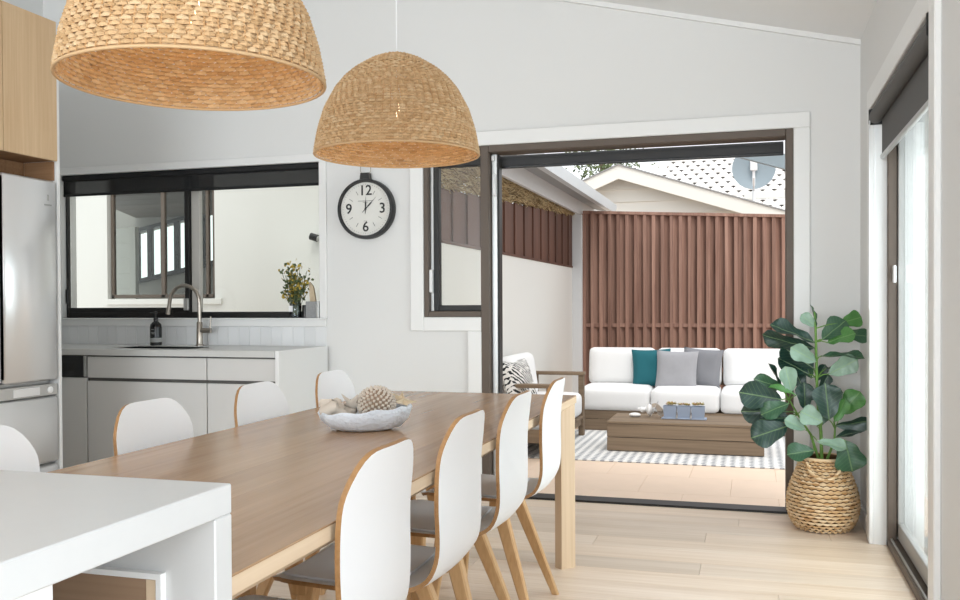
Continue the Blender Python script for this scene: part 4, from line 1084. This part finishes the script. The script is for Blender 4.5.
# ================================================================== PATIO: ground, walls, fence
gd = struct(MB().box(-7, 6, W+WT-0.01, 24, G-0.2, G-0.014).build('patio_ground', M_grout))
pmesh = MB().box(-0.2997, 0.2997, -0.2997, 0.2997, -0.014, 0, 0.002).mesh('paver', M_paver)
for ix in range(-4, 3):
    for iy in range(0, 8):
        link('paver', pmesh, gd, (-0.15+ix*0.6005+0.3*(iy % 2), W+WT+0.46+iy*0.601, G))
box('paving_field', M_paver, gd, 1.95, 6, W+WT, 12, G-0.013, G-0.001)
struct(MB().box(DX0-0.1, DX1+0.1, W+0.13, W+WT+0.02, -0.2, -0.005).build('trim_5', M_concrete))
PX = -2.12                                        # patio side wall
pw = struct(MB().box(PX-0.16, PX, W+WT, 11.25, G-0.1, 1.586).build('wall_patio', M_render))
struct(MB().box(PX, PX+0.115, 11.0, 11.12, G, 2.236, 0.003).build('wall_post', M_colorb))
# timber cladding band: boards standing on the wall, top edge rising away from the house
cl = thing('timber_screen', 'dark stained timber board screen above the white patio wall', 'screen', (PX-0.02, 8.2, 1.586))
MB().box(-0.02, 0.03, -2.75, 2.8, 0.0, 0.022, 0.002).build('bottom_rail', M_clad, cl)
y = W+WT+0.05; i = 0
while y < 11.0:
    w_ = 0.195; ztop = 2.06+(y-7.7)*0.052
    m = MB().box(-0.011, 0.011, -w_/2+0.003, w_/2-0.003, 0.022, ztop-1.586, 0.003); m.build('board', M_clad, cl, None, (0.0+(0.016 if i % 2 else 0), y+w_/2-8.2, 0)); 
    y += w_-0.012; i += 1
# brushwood between the screen and the eave beam
th = MB(); rr = random.Random(12)
for i in range(5200):
    y = rr.uniform(W+WT+0.1, 11.0); zb = 2.06+(y-7.7)*0.052; z = rr.uniform(zb+0.004, 2.285)
    L_ = rr.uniform(0.08, 0.26); a = rr.gauss(0.06, 0.20); p = Vector((PX+rr.uniform(-0.05, 0.03), y, z)); d = Vector((rr.uniform(-.02, .02), math.cos(a), math.sin(a)))*L_/2
    s_ = Vector((0.002, 0, 0.0035)); n_ = Vector((0.004, 0, -0.002))
    th.add([p-d+s_, p-d-s_, p-d+n_, p+d+s_, p+d-s_, p+d+n_], [(0, 1, 4, 3), (1, 2, 5, 4), (2, 0, 3, 5), (0, 2, 1), (3, 4, 5)])
bw_ = tag(th.build('brushwood', M_thatch), 'brushwood thatch tucked under the eave above the timber screen', 'thatch'); bw_['kind'] = 'stuff'
# eave of the neighbouring roof: beam, soffit, gutter
ev = thing('eave', 'pale grey eave beam with soffit and steel gutter over the patio wall', 'eave', (-1.95, 9.0, 2.24))
MB().box(-0.12, -0.08, W+WT+0.05-9, 13.2-9, 0.0, 0.165, 0.004).build('beam', M_colorb, ev)
MB().prism([(-0.10, 0.165), (0.16, 0.10), (0.16, 0.112), (-0.10, 0.178)], W+WT+0.05-9, 12.05-9).build('soffit', M_soffit, ev)
gm = MB(); gm.prism([(0.15, 0.09), (0.215, 0.09), (0.225, 0.20), (0.215, 0.205), (0.205, 0.10), (0.16, 0.10), (0.16, 0.205), (0.15, 0.205)], W+WT+0.05-9, 12.05-9)
gm.prism([(0.15, 0.09), (0.215, 0.09), (0.225, 0.20), (0.15, 0.205)], 12.05-9, 12.055-9); gm.build('gutter', M_gutter, ev)
MB().prism([(-0.30, 0.302), (0.20, 0.205), (0.20, 0.22), (-0.30, 0.32)], W+WT+0.05-9, 12.05-9).build('roof_sheet', M_gutter, ev)
MB().tube([(0.19, 2.75, 0.09), (0.19, 2.75, -0.9)], 0.012, 8).build('downpipe', M_nickel, ev)
# slatted fence
FYY = 11.12
fn = thing('slatted_fence', 'reddish brown vertical slatted timber fence behind the sofa', 'fence', (-2.0, FYY, G))
topz = lambda x: 2.262-(x+2.0)*0.0515
pitch = 0.1055; nfin = 38
for i in range(nfin):
    x = -2.0+0.02+pitch*i; h = topz(x)-0.012-G
    o = MB().box(-0.058, 0.058, -0.011, 0.011, 0.0, h, 0.002).build('fence_slat', M_fence, fn, None, (x+2.0+0.035, 0.02, 0), (0, 0, math.radians(38)))
    b = MB().box(-0.020, 0.020, -0.012, 0.012, 0.0, h, 0.002).build('fence_batten', M_fence, fn, None, (x+2.0-0.014, -0.030, 0))
m = MB(); x2 = -2.0+pitch*nfin
m.prism([(0, topz(-2.0)-G-0.012), (x2+2.0, topz(x2)-G-0.012), (x2+2.0, topz(x2)-G+0.022), (0, topz(-2.0)-G+0.022)], -0.05, 0.075); m.build('cap_rail', M_fence, fn)
for z in (0.885, 0.12): MB().box(0, x2+2.0, -0.026, 0.03, z-G-0.022, z-G+0.022, 0.002).build('fence_rail', M_fence, fn)
MB().box(0, 0.03, -0.03, 0.06, 0, topz(-2.0)-G, 0.002).build('fence_post', M_fence, fn)
for k, bx in enumerate((0.0, 1.35, 2.7)): MB().box(bx, bx+0.09, 0.085, 0.17, 0, 2.05-G, 0.002).build('fence_post', M_fence, fn)
MB().box(0, x2+2.0, 0.078, 0.084, 0, 2.0-G).build('backing_board', M_clad, fn)

# ================================================================== PATIO FURNITURE
rg = tag(MB().box(-1.2, 1.3, -1.0, 0.73, 0, 0.010, 0.004).build('outdoor_rug', M_rug, None, None, (-0.75, 8.28, G+0.0005)), 'pale grey and white patterned rug under the coffee table', 'rug')
RZ = G+0.0105
# sofa, three seats
sf = thing('outdoor_sofa', 'three-seat grey teak outdoor sofa with white cushions against the fence', 'sofa', (-0.64, 9.45, G))
def sfb(n, m, x0, x1, y0, y1, z0, z1, b=0.004): return MB().box(x0+0.64, x1+0.64, y0-9.45, y1-9.45, z0-G, z1-G, b).build(n, m, sf)
sfb('base_board', M_teak, -1.68, 0.36, 9.02, 9.045, G+0.01, 0.005); sfb('base_board', M_teak, -1.68, 0.36, 9.02, 9.045, 0.008, 0.092)
sfb('seat_platform', M_teak, -1.68, 0.36, 9.045, 9.80, 0.05, 0.088)
sfb('side_board', M_teak, -1.68, -1.655, 9.045, 9.80, G+0.01, 0.05); sfb('side_board', M_teak, 0.335, 0.36, 9.045, 9.80, G+0.01, 0.05)
for z in (0.12, 0.30, 0.48): sfb('back_slat', M_teak, -1.68, 0.36, 9.80, 9.825, z, z+0.13)
for x in (-1.65, -0.64, 0.32): sfb('back_post', M_teak, x-0.03, x+0.03, 9.825, 9.87, G+0.01, 0.60)
for (a, b) in ((-1.685, -0.976), (-0.970, -0.315), (-0.309, 0.35)):
    puff(b-a, 0.66, 0.225, 0.055, 0.014, 0.012).build('seat_cushion', M_cushion, sf, 60, ((a+b)/2+0.64, 9.325-9.45, 0.202-G))
    puff(b-a-0.01, 0.20, 0.385, 0.055, 0.0, 0.03).build('back_cushion', M_cushion, sf, 60, ((a+b)/2+0.645, 9.665-9.45, 0.49-G), (math.radians(-9), 0, 0))
# scatter cushions
def scatter(name, label, mat, x, y, z, w, t, rx, ry, rz, sd, g='scatter cushions on the sofa'):
    o = pillow(w, t, 14, sd).build(name, mat, None, 70, (x, y, z), (math.radians(rx), math.radians(ry), math.radians(rz)))
    return tag(o, label, 'cushion', g)
scatter('scatter_cushion', 'teal square cushion leaning on the white sofa back', M_teal, -1.005, 9.475, 0.487, 0.40, 0.13, -14, -2, 4, 1)
scatter('scatter_cushion', 'light grey cushion in front of the teal one', M_grey1, -0.745, 9.36, 0.470, 0.42, 0.13, -16, 1, -3, 2)
scatter('scatter_cushion', 'darker grey cushion behind the light grey one', M_grey2, -0.505, 9.475, 0.497, 0.40, 0.12, -13, 4, -8, 3)
# coffee table
ct = thing('coffee_table', 'low weathered grey teak coffee table standing on the rug', 'table', (-0.56, 8.06, RZ))
tzt = 0.150-RZ
def ctb(n, x0, x1, y0, y1, z0, z1, b=0.003): return MB().box(x0, x1, y0, y1, z0, z1, b).build(n, M_teak, ct)
hx, hy = 0.64, 0.30
for k in range(5): ctb('top_board', -hx, hx, -hy+k*0.12, -hy+(k+1)*0.12-0.0015, tzt-0.022, tzt)
hb = (tzt-0.022)/2
for k in range(2):
    z0, z1 = 0.006+k*hb*0.985, 0.006+(k+1)*hb*0.985-0.005
    ctb('side_board', -hx, hx, -hy, -hy+0.022, z0, z1); ctb('side_board', -hx, hx, hy-0.022, hy, z0, z1)
    ctb('end_board', -hx, -hx+0.022, -hy+0.0225, hy-0.0225, z0, z1); ctb('end_board', hx-0.022, hx, -hy+0.0225, hy-0.0225, z0, z1)
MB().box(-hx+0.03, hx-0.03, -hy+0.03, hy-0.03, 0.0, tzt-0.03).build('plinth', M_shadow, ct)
CT = 0.150
# planter: three pots on a tray
tr_ = tag(MB().box(-0.19, 0.19, -0.055, 0.055, 0, 0.012, 0.004).build('planter_tray', M_planter, None, None, (-0.578, 8.06, CT)), 'blue-grey ceramic tray carrying three pots on the coffee table', 'tray')
for k in range(3):
    xk = -0.578+(-0.118+0.118*k)
    t = thing('succulent_pot', ('blue-grey succulent pot on the tray, next to the white shell', 'middle blue-grey succulent pot on the tray', 'blue-grey succulent pot on the tray end towards the fig')[k], 'pot', (xk, 8.06, CT+0.012), 0, 'succulent pots on the tray')
    m = MB(); h = 0.10; o_, i_ = (0.050, 0.057), (0.046, 0.052)
    vs = [(sx*o_[0], sy*0.042, 0) for sx, sy in ((-1, -1), (1, -1), (1, 1), (-1, 1))]+[(sx*o_[1], sy*0.048, h) for sx, sy in ((-1, -1), (1, -1), (1, 1), (-1, 1))]+[(sx*i_[1], sy*0.043, h) for sx, sy in ((-1, -1), (1, -1), (1, 1), (-1, 1))]+[(sx*i_[1], sy*0.043, h-0.02) for sx, sy in ((-1, -1), (1, -1), (1, 1), (-1, 1))]
    fs = [(3, 2, 1, 0)]
    for b_ in (0, 4, 8):
        for e in range(4): fs.append((b_+e, b_+(e+1) % 4, b_+4+(e+1) % 4, b_+4+e))
    m.add(vs, fs); m.build('pot', M_planter, t)
    MB().box(-0.047, 0.047, -0.041, 0.041, h-0.024, h-0.019).build('soil', M_soil, t)
    sm = MB(); rr = random.Random(30+k)
    for c in range(7):
        cx_, cy_ = rr.uniform(-0.036, 0.036), rr.uniform(-0.03, 0.03); rz_ = rr.uniform(0.02, 0.03)
        for e in range(10):
            q = e*2.4; ti = 0.25+0.07*e; d = Vector((math.cos(q)*math.cos(ti), math.sin(q)*math.cos(ti), math.sin(ti))); s_ = Vector((-math.sin(q), math.cos(q), 0))*0.005
            p = Vector((cx_, cy_, h-0.002+rz_*0.5)); tip = p+d*rz_*1.15
            sm.add([p, p+d*rz_*.7+s_, tip, p+d*rz_*.7-s_, p+d*rz_*.5+Vector((0, 0, 0.005)), p+d*rz_*.5-Vector((0, 0, 0.003))], [(0, 1, 4), (1, 2, 4), (2, 3, 4), (3, 0, 4), (1, 0, 5), (2, 1, 5), (3, 2, 5), (0, 3, 5)])
    sm.build('succulents', M_succ, t)['kind'] = 'stuff'
for k in (-0.059, 0.059):
    z = CT+0.012; tg_ = MB().prism([(-0.009, 0.0), (0.009, 0.0), (0.004, 0.026), (-0.004, 0.026)], -0.002, 0.002)
    tg_.tube([(0, 0, 0.026), (0, 0, 0.082)], 0.0016, 6)
    tag(tg_.build('plant_tag', M_silver, None, None, (-0.578+k, 8.002, z)), 'small metal tag beside the middle pot, '+('shell side' if k < 0 else 'fig side'), 'tag', 'metal tags between the pots')
lumpy('pebble', 'smooth white pebble on the coffee table corner', 'stone', (-1.005, 8.10, CT+0.019), (0.052, 0.042, 0.019), M_cushion, 2, 0.04)
sh = thing('sea_shell', 'open white conch shell on the coffee table beside the pots', 'shell', (-0.885, 8.13, CT)); sh.scale = (1.35, 1.35, 1.35)
m = MB(); vs = []; fs = []; n, k = 26, 10
for i in range(n+1):
    u = i/n; a = u*2*PI*2.3; R = 0.016+0.055*u; c = Vector((-0.075+0.12*u, math.cos(a)*0.030*u, 0.05+math.sin(a)*0.018*u)); r = 0.008+0.036*u
    for j in range(k):
        q = 2*PI*j/k; vs.append((c.x+0.35*r*math.sin(q), c.y+r*math.cos(q), max(0.0005, c.z+r*math.sin(q)*0.95)))
for i in range(n):
    for j in range(k): fs.append((i*k+j, i*k+(j+1) % k, (i+1)*k+(j+1) % k, (i+1)*k+j))
fs.append(tuple(range(k))); m.add(vs, fs); m.build('whorl', M_cushion, sh, 70)
m = MB(); vs = []; fs = []
for i in range(9):
    u = i/8; q = -0.9+2.6*u
    for rr_ in (0.035, 0.085): vs.append((0.03+rr_*math.cos(q)*0.9, -0.02-rr_*0.25*math.sin(q), 0.038+rr_*0.55*math.sin(q)+0.012*math.sin(9*u)))
for i in range(8): fs.append((2*i, 2*i+2, 2*i+3, 2*i+1))
o = len(vs); vs += [(a, b+0.006, c) for a, b, c in vs]; fs += [tuple(q+o for q in f[::-1]) for f in fs]
fs += [(2*i+1, 2*i+3, 2*i+3+o, 2*i+1+o) for i in range(8)]
m.add(vs, fs); m.build('lip', M_coral, sh, 70)

# armchair along the patio wall, facing across the rug
ac = thing('outdoor_armchair', 'grey teak outdoor armchair with white cushions beside the patio wall', 'armchair', (-1.78, 7.9, G))
def acb(n, m, x0, x1, y0, y1, z0, z1, b=0.004): return MB().box(x0+1.78, x1+1.78, y0-7.9, y1-7.9, z0-G, z1-G, b).build(n, m, ac)
for yy in (7.22, 8.62):
    acb('arm_rest', M_teak, -2.06, -1.54, yy-0.05, yy+0.05, 0.47, 0.50)
    acb('leg', M_teak, -1.60, -1.55, yy-0.035, yy+0.035, G+0.011, 0.47); acb('leg', M_teak, -2.05, -2.0, yy-0.035, yy+0.035, G+0.011, 0.47)
    acb('side_panel', M_teak, -2.0, -1.60, yy-0.012, yy+0.012, 0.02, 0.13)
acb('front_rail', M_teak, -1.60, -1.57, 7.26, 8.58, 0.0, 0.09); acb('back_rail', M_teak, -2.05, -2.02, 7.26, 8.58, 0.0, 0.55); acb('seat_platform', M_teak, -2.02, -1.555, 7.26, 8.58, 0.06, 0.088)
for (a, b) in ((7.27, 7.915), (7.92, 8.575)):
    puff(0.53, b-a, 0.22, 0.055, 0.014, 0.0).build('seat_cushion', M_cushion, ac, 60, (-1.82+1.78, (a+b)/2-7.9, 0.20-G))
puff(0.17, 0.80, 0.40, 0.07, 0.0, 0.02).build('back_cushion', M_cushion, ac, 60, (-1.955+1.78, 7.66-7.9, 0.515-G), (0, math.radians(-8), 0))
scatter('patterned_cushion', 'black and white woven cushion on the patio armchair', M_pattern, -1.87, 7.33, 0.49, 0.42, 0.15, -18, 0, 72, 5, None)

# ================================================================== COURT BEHIND THE KITCHEN WINDOW
CY = 7.0; EX0, EX1, EZ0, EZ1 = -5.63, -4.44, 1.19, 2.35
cw = MB()
for a in ((-7.2, EX0, G-0.1, 3.1), (EX1, PX-0.16, G-0.1, 3.1), (EX0, EX1, G-0.1, EZ0), (EX0, EX1, EZ1, 3.1)): cw.box(a[0], a[1], CY, CY+0.10, a[2], a[3])
struct(cw.build('wall_court', M_extwall))
w3 = struct(link('window_3', None)); w3.location = (EX0, CY, EZ0)
rv = M_extwall
wbox('sill', M_extwall, w3, EX0, EX1, CY-0.02, CY+0.10, EZ0-0.03, EZ0+0.02)
a0, a1, c0, c1 = EX0+0.01, EX1-0.09, EZ0+0.03, EZ1-0.03
for (x0, x1, z0, z1) in ((a0, a0+0.03, c0, c1), (a1-0.03, a1, c0, c1), (a0, a1, c0, c0+0.03), (a0, a1, c1-0.03, c1), (-5.09, -5.05, c0, c1), (-4.55-0.08, -4.60, c0, c1)):
    wbox('window_frame', M_bronze, w3, x0, x1, CY+0.04, CY+0.075, z0, z1)
wbox('reveal', M_extwall, w3, a1, EX1, CY+0.02, CY+0.10, EZ0, EZ1)
wbox('pane', M_glass, w3, a0+0.02, a1-0.02, CY+0.055, CY+0.06, c0+0.02, c1-0.02, 0)
# made-up room shaped to give that window its reflections: boarded ceiling, weatherboards, slats
sr = MB()
sr.prism([(-7.3, 0.3), (-3.9, 0.3), (-3.9, 2.0), (-7.3, 1.32)], CY+1.9, CY+1.96); sr.prism([(-7.3, 1.86), (-3.9, 2.54), (-3.9, 3.0), (-7.3, 3.0)], CY+1.9, CY+1.96)
sr.box(-3.95, -3.85, CY+0.1, CY+1.96, 0.3, 3.0); sr.box(-7.3, -3.95, CY+0.1, CY+1.9, 0.3, 0.35)
struct(sr.build('wall_reflection', plain('grey_reflection_paint', srgb(150, 146, 140), 0.8)))
sc_ = struct(MB().prism([(CY+0.1, 2.50), (CY+1.9, 2.16), (CY+1.9, 2.20), (CY+0.1, 2.54)], -6.75, -3.95, 'x').build('ceiling_reflection', M_dark))
for k in range(11): MB().box(-1.13, 1.66, -0.078, 0.078, -0.012, 0.0, 0.003).build('ceiling_board', M_dkboard, sc_, None, (-5.62, CY+0.2+0.160*k, 2.478-0.0302*k), (math.radians(-10.7), 0, 0))
wt_ = thing('reflected_weatherboards', 'white weatherboards added behind the court window as its reflection', 'cladding', (-6.66, CY+1.2, 0.36))
for k in range(10): MB().box(-0.36, 0.36, -0.012, 0.012, 0, 0.172, 0.003).build('weatherboard', M_wboard, wt_, None, (0, 0, 0.16*k), (math.radians(5), 0, 0))
MB().box(0.36, 0.44, -0.03, 0.03, 0, 1.62, 0.003).build('corner_board', M_wboard, wt_)
ls = thing('reflected_louvres', 'dark framed row of tall narrow panes standing in for a reflection in the court window', 'window', (-6.72, CY+1.87, 1.436))
for k in range(15):
    x = 0.175*k; zb = 0.2*x
    MB().box(x-0.03, x+0.03, -0.03, 0.02, zb-0.01, zb+0.55, 0.003).build('bar', M_black, ls)
    if k < 14: MB().box(x+0.03, x+0.145, 0.0, 0.006, zb+0.0, zb+0.57).build('pane', M_glass, ls)
MB().prism([(-0.06, -0.045), (2.5, 0.467), (2.5, 0.512), (-0.06, 0.0)], -0.035, 0.025).build('bottom_rail', M_black, ls)
MB().prism([(-0.06, 0.53), (2.5, 1.042), (2.5, 1.087), (-0.06, 0.575)], -0.035, 0.025).build('top_rail', M_black, ls)
wlp = thing('wall_light', 'small black spotlight on the outside wall beyond the kitchen window', 'lamp', (-3.52, CY, 1.715))
MB().lathe([(0.022, 0), (0.022, 0.03), (0.016, 0.034)], 18).build('mount', M_blackp, wlp, 40, None, (PI/2, 0, 0))
hd = MB().tube([(-0.035, -0.06, 0.010), (0.03, -0.06, -0.010)], 0.03, 16).build('lamp_head', M_blackp, wlp, 40)
MB().tube([(0.0302, -0.06, -0.0101), (0.034, -0.06, -0.012)], 0.023, 16).build('lens', M_silver, hd, 40)

# ================================================================== NEIGHBOURS
hs = thing('gabled_house', 'cream weatherboard gabled house with pale tiled roof beyond the fence', 'house', (-1.9, 14.0, G))
def P3(x, z): return (x+1.9, z-G)
pkx, pkz = -1.938, 3.213; sl_l, sl_r = 0.416, 0.325
zl = lambda x: pkz-(pkx-x)*sl_l; zr_ = lambda x: pkz-(x-pkx)*sl_r
def gable_at(z, off):     # x-range of the gable at height z, inside the barge boards
    return pkx-(pkz-off-z)/sl_l, pkx+(pkz-off-z)/sl_r
MB().prism([P3(-6.0, G), P3(3.0, G), P3(3.0, zr_(3.0)-0.10), P3(pkx, pkz-0.10), P3(-6.0, zl(-6.0)-0.10)], 0.0, 0.06).build('gable_wall', M_wboard, hs)
z = 1.55
while z < 3.0:
    x0, x1 = gable_at(z+0.19, 0.14); x0, x1 = max(x0, -6), min(x1, 3)
    xa_, xb_ = gable_at(z, 0.14); xa_, xb_ = max(xa_, -6), min(xb_, 3)
    if xb_-xa_ > 0.1:
        m = MB(); top = z+0.185
        if x1 > x0: poly = [P3(xa_, z), P3(xb_, z), P3(x1, top), P3(x0, top)]
        else: poly = [P3(xa_, z), P3(xb_, z), P3(pkx, pkz-0.14)]
        n = len(poly); vs = [(p[0], -0.028 if i < 2 else -0.004, p[1]) for i, p in enumerate(poly)]+[(p[0], 0.0, p[1]) for p in poly]
        m.add(vs, [tuple(range(n))[::-1], tuple(range(n, 2*n))]+[(i, (i+1) % n, (i+1) % n+n, i+n) for i in range(n)]); m.build('weatherboard', M_wboard, hs)
    z += 0.19
bt = 0.20
MB().prism([P3(pkx, pkz), P3(3.0, zr_(3.0)), P3(3.0, zr_(3.0)-bt), P3(pkx, pkz-bt)], -0.30, -0.26).build('barge_board', M_wboard, hs)
MB().prism([P3(-6, zl(-6)), P3(pkx, pkz), P3(pkx, pkz-bt), P3(-6, zl(-6)-bt)], -0.30, -0.26).build('barge_board', M_wboard, hs)
rfm = plain('roof_edge_grey', srgb(150, 150, 150), 0.6)
MB().prism([P3(pkx, pkz+0.022), P3(3.0, zr_(3.0)+0.022), P3(3.0, zr_(3.0)+0.002), P3(pkx, pkz+0.002), P3(-6, zl(-6)+0.002), P3(-6, zl(-6)+0.022)], -0.32, 5.0).build('roof', rfm, hs)
# taller tiled roof behind, tiles as real laps
th2 = thing('tiled_roof', 'pale terracotta tiled roof rising behind the gable', 'roof', (0.5, 16.0, 2.4))
def roof_pt(u, v): return Vector((u, v*math.cos(0.42), v*math.sin(0.42)))
MB().add([roof_pt(-2.6, -0.5), roof_pt(4, -0.5), roof_pt(4, 4.6), roof_pt(-2.2, 4.6)]+[roof_pt(-2.6, -0.5)-Vector((0, 0, .1)), roof_pt(4, -0.5)-Vector((0, 0, .1)), roof_pt(4, 4.6)-Vector((0, 0, .1)), roof_pt(-2.2, 4.6)-Vector((0, 0, .1))], [(0, 1, 2, 3), (7, 6, 5, 4), (0, 4, 5, 1), (2, 6, 7, 3), (1, 5, 6, 2), (3, 7, 4, 0)]).build('roof_deck', plain('tile_shadow_grey', srgb(214, 208, 202), 0.9), th2)
tm_ = MB()
for r in range(16):
    for c in range(30):
        u, v = -2.55+c*0.21+(0.105 if r % 2 else 0), -0.5+r*0.31
        vs = []
        for dv, lift in ((0.0, 0.034), (0.325, 0.010)):
            for du, cz in ((0.003, 0.0), (0.05, 0.028), (0.105, 0.036), (0.16, 0.028), (0.204, 0.0)):
                p = roof_pt(u+du, v+dv); vs.append(p+Vector((0, -0.4, 0.91))*(lift+cz))
        vs += [p-Vector((0, -0.4, 0.91))*0.02 for p in vs]
        fs = [(i, i+1, i+6, i+5) for i in range(4)]+[(i+10, i+15, i+16, i+11) for i in range(4)]+[(i, i+10, i+11, i+1) for i in range(4)]
        tm_.add(vs, fs)
tm_.build('roof_tiles', M_tile, th2)['kind'] = 'stuff'
fe = box('fascia_board', M_wboard, None, -0.15, 4.0, 15.2, 15.24, 2.80, 2.92, 0.004); fe.parent = th2; fe.location = Vector(fe.location)-Vector((0.5, 16.0, 2.4))
# satellite dish
sd = thing('satellite_dish', 'round blue-grey satellite dish on a mast above the fence', 'dish', (0.0, 13.9, 2.70))
m = MB(); vs = []; fs = []; n = 40; rings = [0.0, 0.09, 0.17, 0.24, 0.305]
for side in (0, 1):
    for r in rings:
        for j in range(n):
            q = 2*PI*j/n; vs.append((r*math.cos(q), -0.9*(0.375**2-r*r)*0+0.55*r*r*-1-side*0.006, 0.40+r*math.sin(q)))
k = len(rings)*n
for i in range(len(rings)-1):
    for j in range(n):
        a = (i*n+j, i*n+(j+1) % n, (i+1)*n+(j+1) % n, (i+1)*n+j); fs += [a, tuple(q+k for q in a[::-1])]
for j in range(n): a = (len(rings)-1)*n; fs.append((a+j, a+(j+1) % n, a+(j+1) % n+k, a+j+k))
m.add(vs, fs); m.build('reflector', M_dish, sd, 50)
MB().tube([(0, -0.02, -0.085), (0, -0.04, 0.42)], 0.022, 10).build('mast', M_white, sd, 40)
MB().box(-0.05, 0.05, -0.09, -0.02, 0.36, 0.52, 0.01).build('bracket', M_white, sd)
MB().tube([(0, -0.03, 0.08), (0.0, -0.42, 0.22)], 0.012, 8).build('feed_arm', M_white, sd, 40)
# corner of the patio roof over the fence end
tag(MB().prism([(-0.117, 2.40), (1.9, 2.45), (1.9, 1.75)], 0, 0.06).build('shade_sail', M_dish, None, None, (0.02, 7.0, -0.18)), 'blue-grey triangular shade sail corner over the patio', 'shade sail')
# tree behind the far roofs
tr2 = thing('far_tree', 'grey-green tree top showing behind the tiled roof', 'tree', (-3.3, 21.0, G))
MB().tube([(0, 0, 0), (0.05, 0, 2.9), (-0.05, 0, 4.7)], [0.16, 0.11, 0.05], 8).build('trunk', M_bark, tr2, 60)
lm_ = MB(); rr = random.Random(9)
for i in range(900):
    p = Vector((rr.gauss(0, 0.45), rr.gauss(0, 0.4), 4.55+rr.gauss(0, 0.32))); d = Vector((rr.uniform(-1, 1), rr.uniform(-1, 1), rr.uniform(-1, 1))).normalized()*0.06; s_ = d.orthogonal().normalized()*0.028
    lm_.add([p-d, p+s_, p+d, p-s_, p+d.cross(s_).normalized()*0.01], [(0, 1, 4), (1, 2, 4), (2, 3, 4), (3, 0, 4)])
lm_.build('crown', M_foliage, tr2)['kind'] = 'stuff'
# side yard beyond the sliding door
struct(MB().box(XR+RT, 5.5, -7.0, W+WT-0.02, G-0.2, G).build('side_yard_ground', M_concrete))
struct(MB().box(0.86, 5.0, 6.5, 6.6, G, 2.6).build('wall_side', M_render))
struct(MB().box(5.0, 5.1, -7.0, 9.0, G, 1.7).build('wall_yard', M_render))
